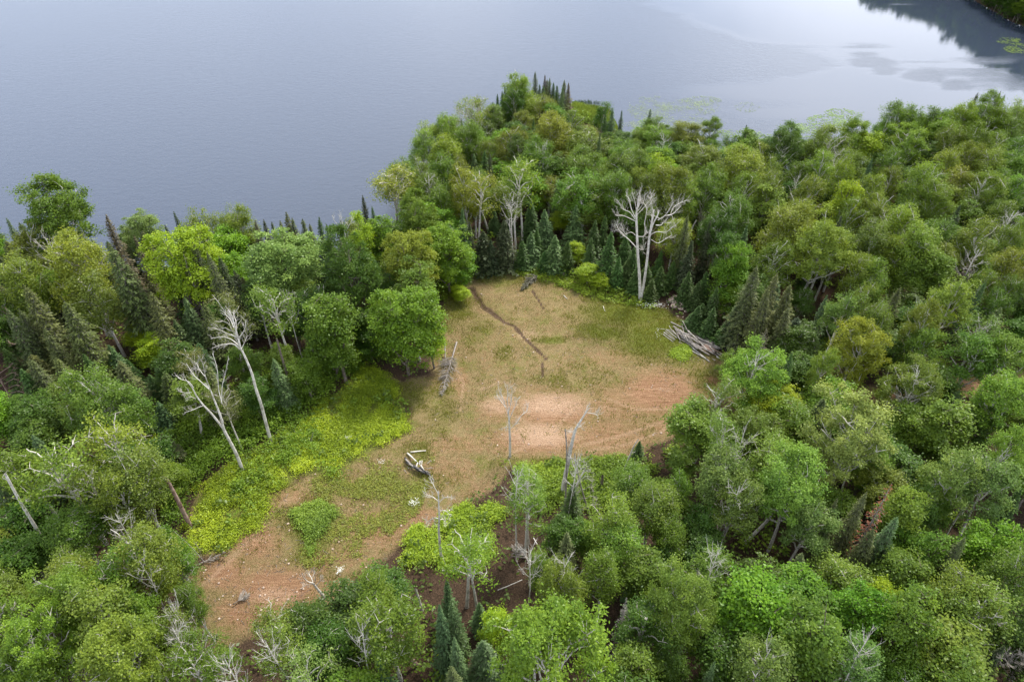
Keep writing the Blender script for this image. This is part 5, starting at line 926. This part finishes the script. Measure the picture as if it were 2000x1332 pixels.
scatter('undergrowth', 'brighter shrub layer between the trees', 42000, None, .18, 2.4, (0.140, 0.230, 0.024), (26, .5), lambda x, y, rr: forest(x, y, rr) & (vn(x, y, 7, 63) > .15), 11, kind_cat='undergrowth', world=FW)
# reeds on the point and in the shallows
REED_PX = [(1118, 200), (1160, 195), (1192, 200), (1203, 225), (1215, 255), (1212, 275), (1180, 250), (1120, 232)]
def above(o, dz): o.location.z = dz
scatter('reeds', 'bed of green reeds beside the tip of the lake point', 13000, REED_PX, .55, .1, (0.165, 0.235, 0.045), None, lambda x, y, rr: vn(x, y, 4, 91)+.6*vn(x, y, 1.3, 92)+.9-((pix(x, y, 0)[0]-1120)/95) > rr.uniform(-.9, .35, len(x)), 12, .07, True, 'reeds', vfun=lambda x, y: .3*vn(x, y, 3, 93))
scatter('reed_grass', 'low bright grass under the reeds on the point', 6000, [(1116, 198), (1150, 197), (1158, 210), (1145, 235), (1118, 236)], .22, .5, (0.175, 0.285, 0.030), (10, .6), lambda x, y, rr: vn(x, y, 3, 94) > -.5, 13, kind_cat='grass')
scatter('reeds', 'thin ring of reeds standing in the water beyond the reed bed', 500, [(1122, 195), (1125, 187), (1150, 184), (1178, 187), (1180, 192), (1150, 190)], .6, .1, (0.06, 0.10, 0.04), None, None, 14, .06, True, 'reeds')
scatter('reeds', 'sparse reeds in the shallows near the right shore', 420, [(1835, 180), (1900, 172), (1925, 195), (1900, 210), (1850, 205)], .8, .1, (0.10, 0.12, 0.06), None, None, 15, .03, True, 'reeds')
# lily pads
def pads(regs, label, seed, n, r0, col):
    rr = np.random.default_rng(seed); V, F = [], []; k = 6
    for (cx, cy, rx, ry, m_) in regs:
        for _ in range(int(m_*n)):
            a, q = rr.uniform(0, 6.28), rr.uniform(0, 1)**.6; P = G(cx+rx*q*math.cos(a), cy+ry*q*math.sin(a), WATER_Z+.03)
            if vn(P[0], P[1], 3.0, 71)+.5*vn(P[0], P[1], 1.2, 72) < -.05+.5*rr.normal(): continue
            r = r0*rr.uniform(.5, 1.3); th = rr.uniform(0, 6.28)+np.arange(k)/k*6.0; b = len(V)
            V += [(P[0]+r*math.cos(t), P[1]+r*math.sin(t), P[2]+rr.uniform(0, .02)) for t in th]; F += [(b, b+1, b+2, b+3), (b, b+3, b+4, b+5)]
    o = obj('lily_pads', qmesh('lily_pads', V, F, M_LOWER, {'v': ('FACE', rr.uniform(.3, .9, len(F)))}), color=col); o['kind'] = 'stuff'; o['label'] = label; o['category'] = 'lily pads'
pads([(1270, 212, 45, 25, 1), (1350, 210, 60, 16, .8), (1240, 250, 30, 14, .5), (1370, 198, 40, 10, .5), (1330, 240, 60, 12, .6), (1460, 210, 25, 10, .2)], 'pale green lily pads scattered over the sheltered bay', 5, 1500, .13, (0.24, 0.30, 0.20))
pads([(1615, 235, 40, 12, 1), (1570, 255, 35, 14, 1), (1420, 262, 30, 8, .3), (1640, 220, 30, 8, .5), (1480, 268, 30, 10, .3)], 'bright green lily pads near the right-hand shore', 6, 1300, .16, (0.20, 0.29, 0.13))
pads([(1990, 95, 30, 10, 1), (1970, 80, 25, 7, .6)], 'green lily pads along the dark far shore', 7, 700, .2, (0.10, 0.16, 0.04))
# daisies: white flower heads
def flowers(label, cx, cy, rx, ry, n, seed, h=.5):
    rr = np.random.default_rng(seed); C = []
    for _ in range(n):
        q = np.clip(rr.normal(size=2)*.45, -1, 1); P = G(cx+rx*q[0], cy+ry*q[1]); C.append([P[0], P[1], gz(P[0], P[1])+h*rr.uniform(.7, 1.1)])
    C = np.array(C); nr = rr.normal(size=C.shape)*.3+np.array([0, 0, 1]); nr /= np.linalg.norm(nr, axis=1)[:, None]
    V, F = cards(C, nr, .05*rr.uniform(.7, 1.2, len(C)), .9); o = obj('daisies', qmesh('daisies', V, F, M_PETAL)); o['kind'] = 'stuff'; o['label'] = label; o['category'] = 'flowers'
flowers('white daisies in the grass left of the rock pile', 1277, 600, 34, 8, 210, 1)
flowers('dense clump of white daisies beside the bracken', 682, 859, 8, 4, 110, 2)
flowers('loose clump of white flowers in the lower clearing', 809, 986, 10, 8, 60, 3)
flowers('white flowers on a rocky spot at the lower clearing', 665, 1118, 9, 8, 55, 4)
flowers('few white flowers left of the log pile', 1286, 655, 8, 14, 20, 5)
flowers('single faint clump of white flowers behind the burn pile', 745, 905, 10, 5, 22, 6)
# tiny driftwood in the bay
log('driftwood', 'dark log floating in the bay at the top right', 'log', (1835, 65), (1847, 63), .25, M_BARK, za=.35, zb=.35)

def farbank(x, y, rr): return inpoly(x, y, FAR) & (pdist(x, y, FAR) > .05) & (pdist(x, y, FAR) < 12)
scatter('undergrowth', 'dark shrubs overhanging the water on the far bank', 16000, None, .35, 2.6, (0.055, 0.105, 0.020), (30, .9), farbank, 17, kind_cat='undergrowth', world=(110, 180, 260, 300))

# litter of sticks, clods and stones over the bare soil
R = np.random.default_rng(321); T = Tubes(); V = []
for (rx0, ry0, rx1, ry1, n_) in [(380, 1060, 640, 1230, 190), (520, 940, 900, 1120, 130), (840, 720, 1340, 900, 170), (880, 540, 1340, 740, 120), (1290, 690, 1440, 770, 90)]:
    for _ in range(n_):
        P = G(R.uniform(rx0, rx1), R.uniform(ry0, ry1))
        if not in_clear(P[0], P[1]): continue
        P[2] = gz(P[0], P[1])+.02; v = unit(1)[0]*R.uniform(.15, .8); v[2] = abs(v[2])*.12; T.add([P, P+v*.5+unit(1)[0]*.04, P+v], [.022, .018, .009], 3)
o = obj('twig_litter', T.mesh('twig_litter', M_GREYW)); o['kind'] = 'stuff'; o['label'] = 'small grey sticks littering the clearing floor'; o['category'] = 'sticks'
RV, RF = [], []
src = RM[0]; sv = np.array([v.co[:] for v in src.vertices]); sf = np.array([p.vertices[:] for p in src.polygons])
for i in range(230):
    P = G(*[(R.uniform(390, 650), R.uniform(1040, 1220)), (R.uniform(850, 1340), R.uniform(680, 900)), (R.uniform(560, 900), R.uniform(900, 1120))][i % 3])
    if not in_clear(P[0], P[1]): continue
    r = R.uniform(.04, .13)*R.uniform(.7, 1.2); a = R.uniform(0, 6.28); rot = np.array([[math.cos(a), -math.sin(a), 0], [math.sin(a), math.cos(a), 0], [0, 0, .8]])
    RV.append(sv@rot.T*r+[P[0], P[1], gz(P[0], P[1])+r*.3]); RF.append(sf+len(sv)*len(RF))
o = obj('clods', qmesh('clods', np.vstack(RV), np.vstack(RF), M_ROCK)); o['kind'] = 'stuff'; o['label'] = 'small stones and clods strewn over the bare soil'; o['category'] = 'stones'
tt = sum(len(m.polygons)*(2 if m.polygons and len(m.polygons[0].vertices) == 4 else 1) for m in bpy.data.meshes if m.users); print('TRIS', tt)
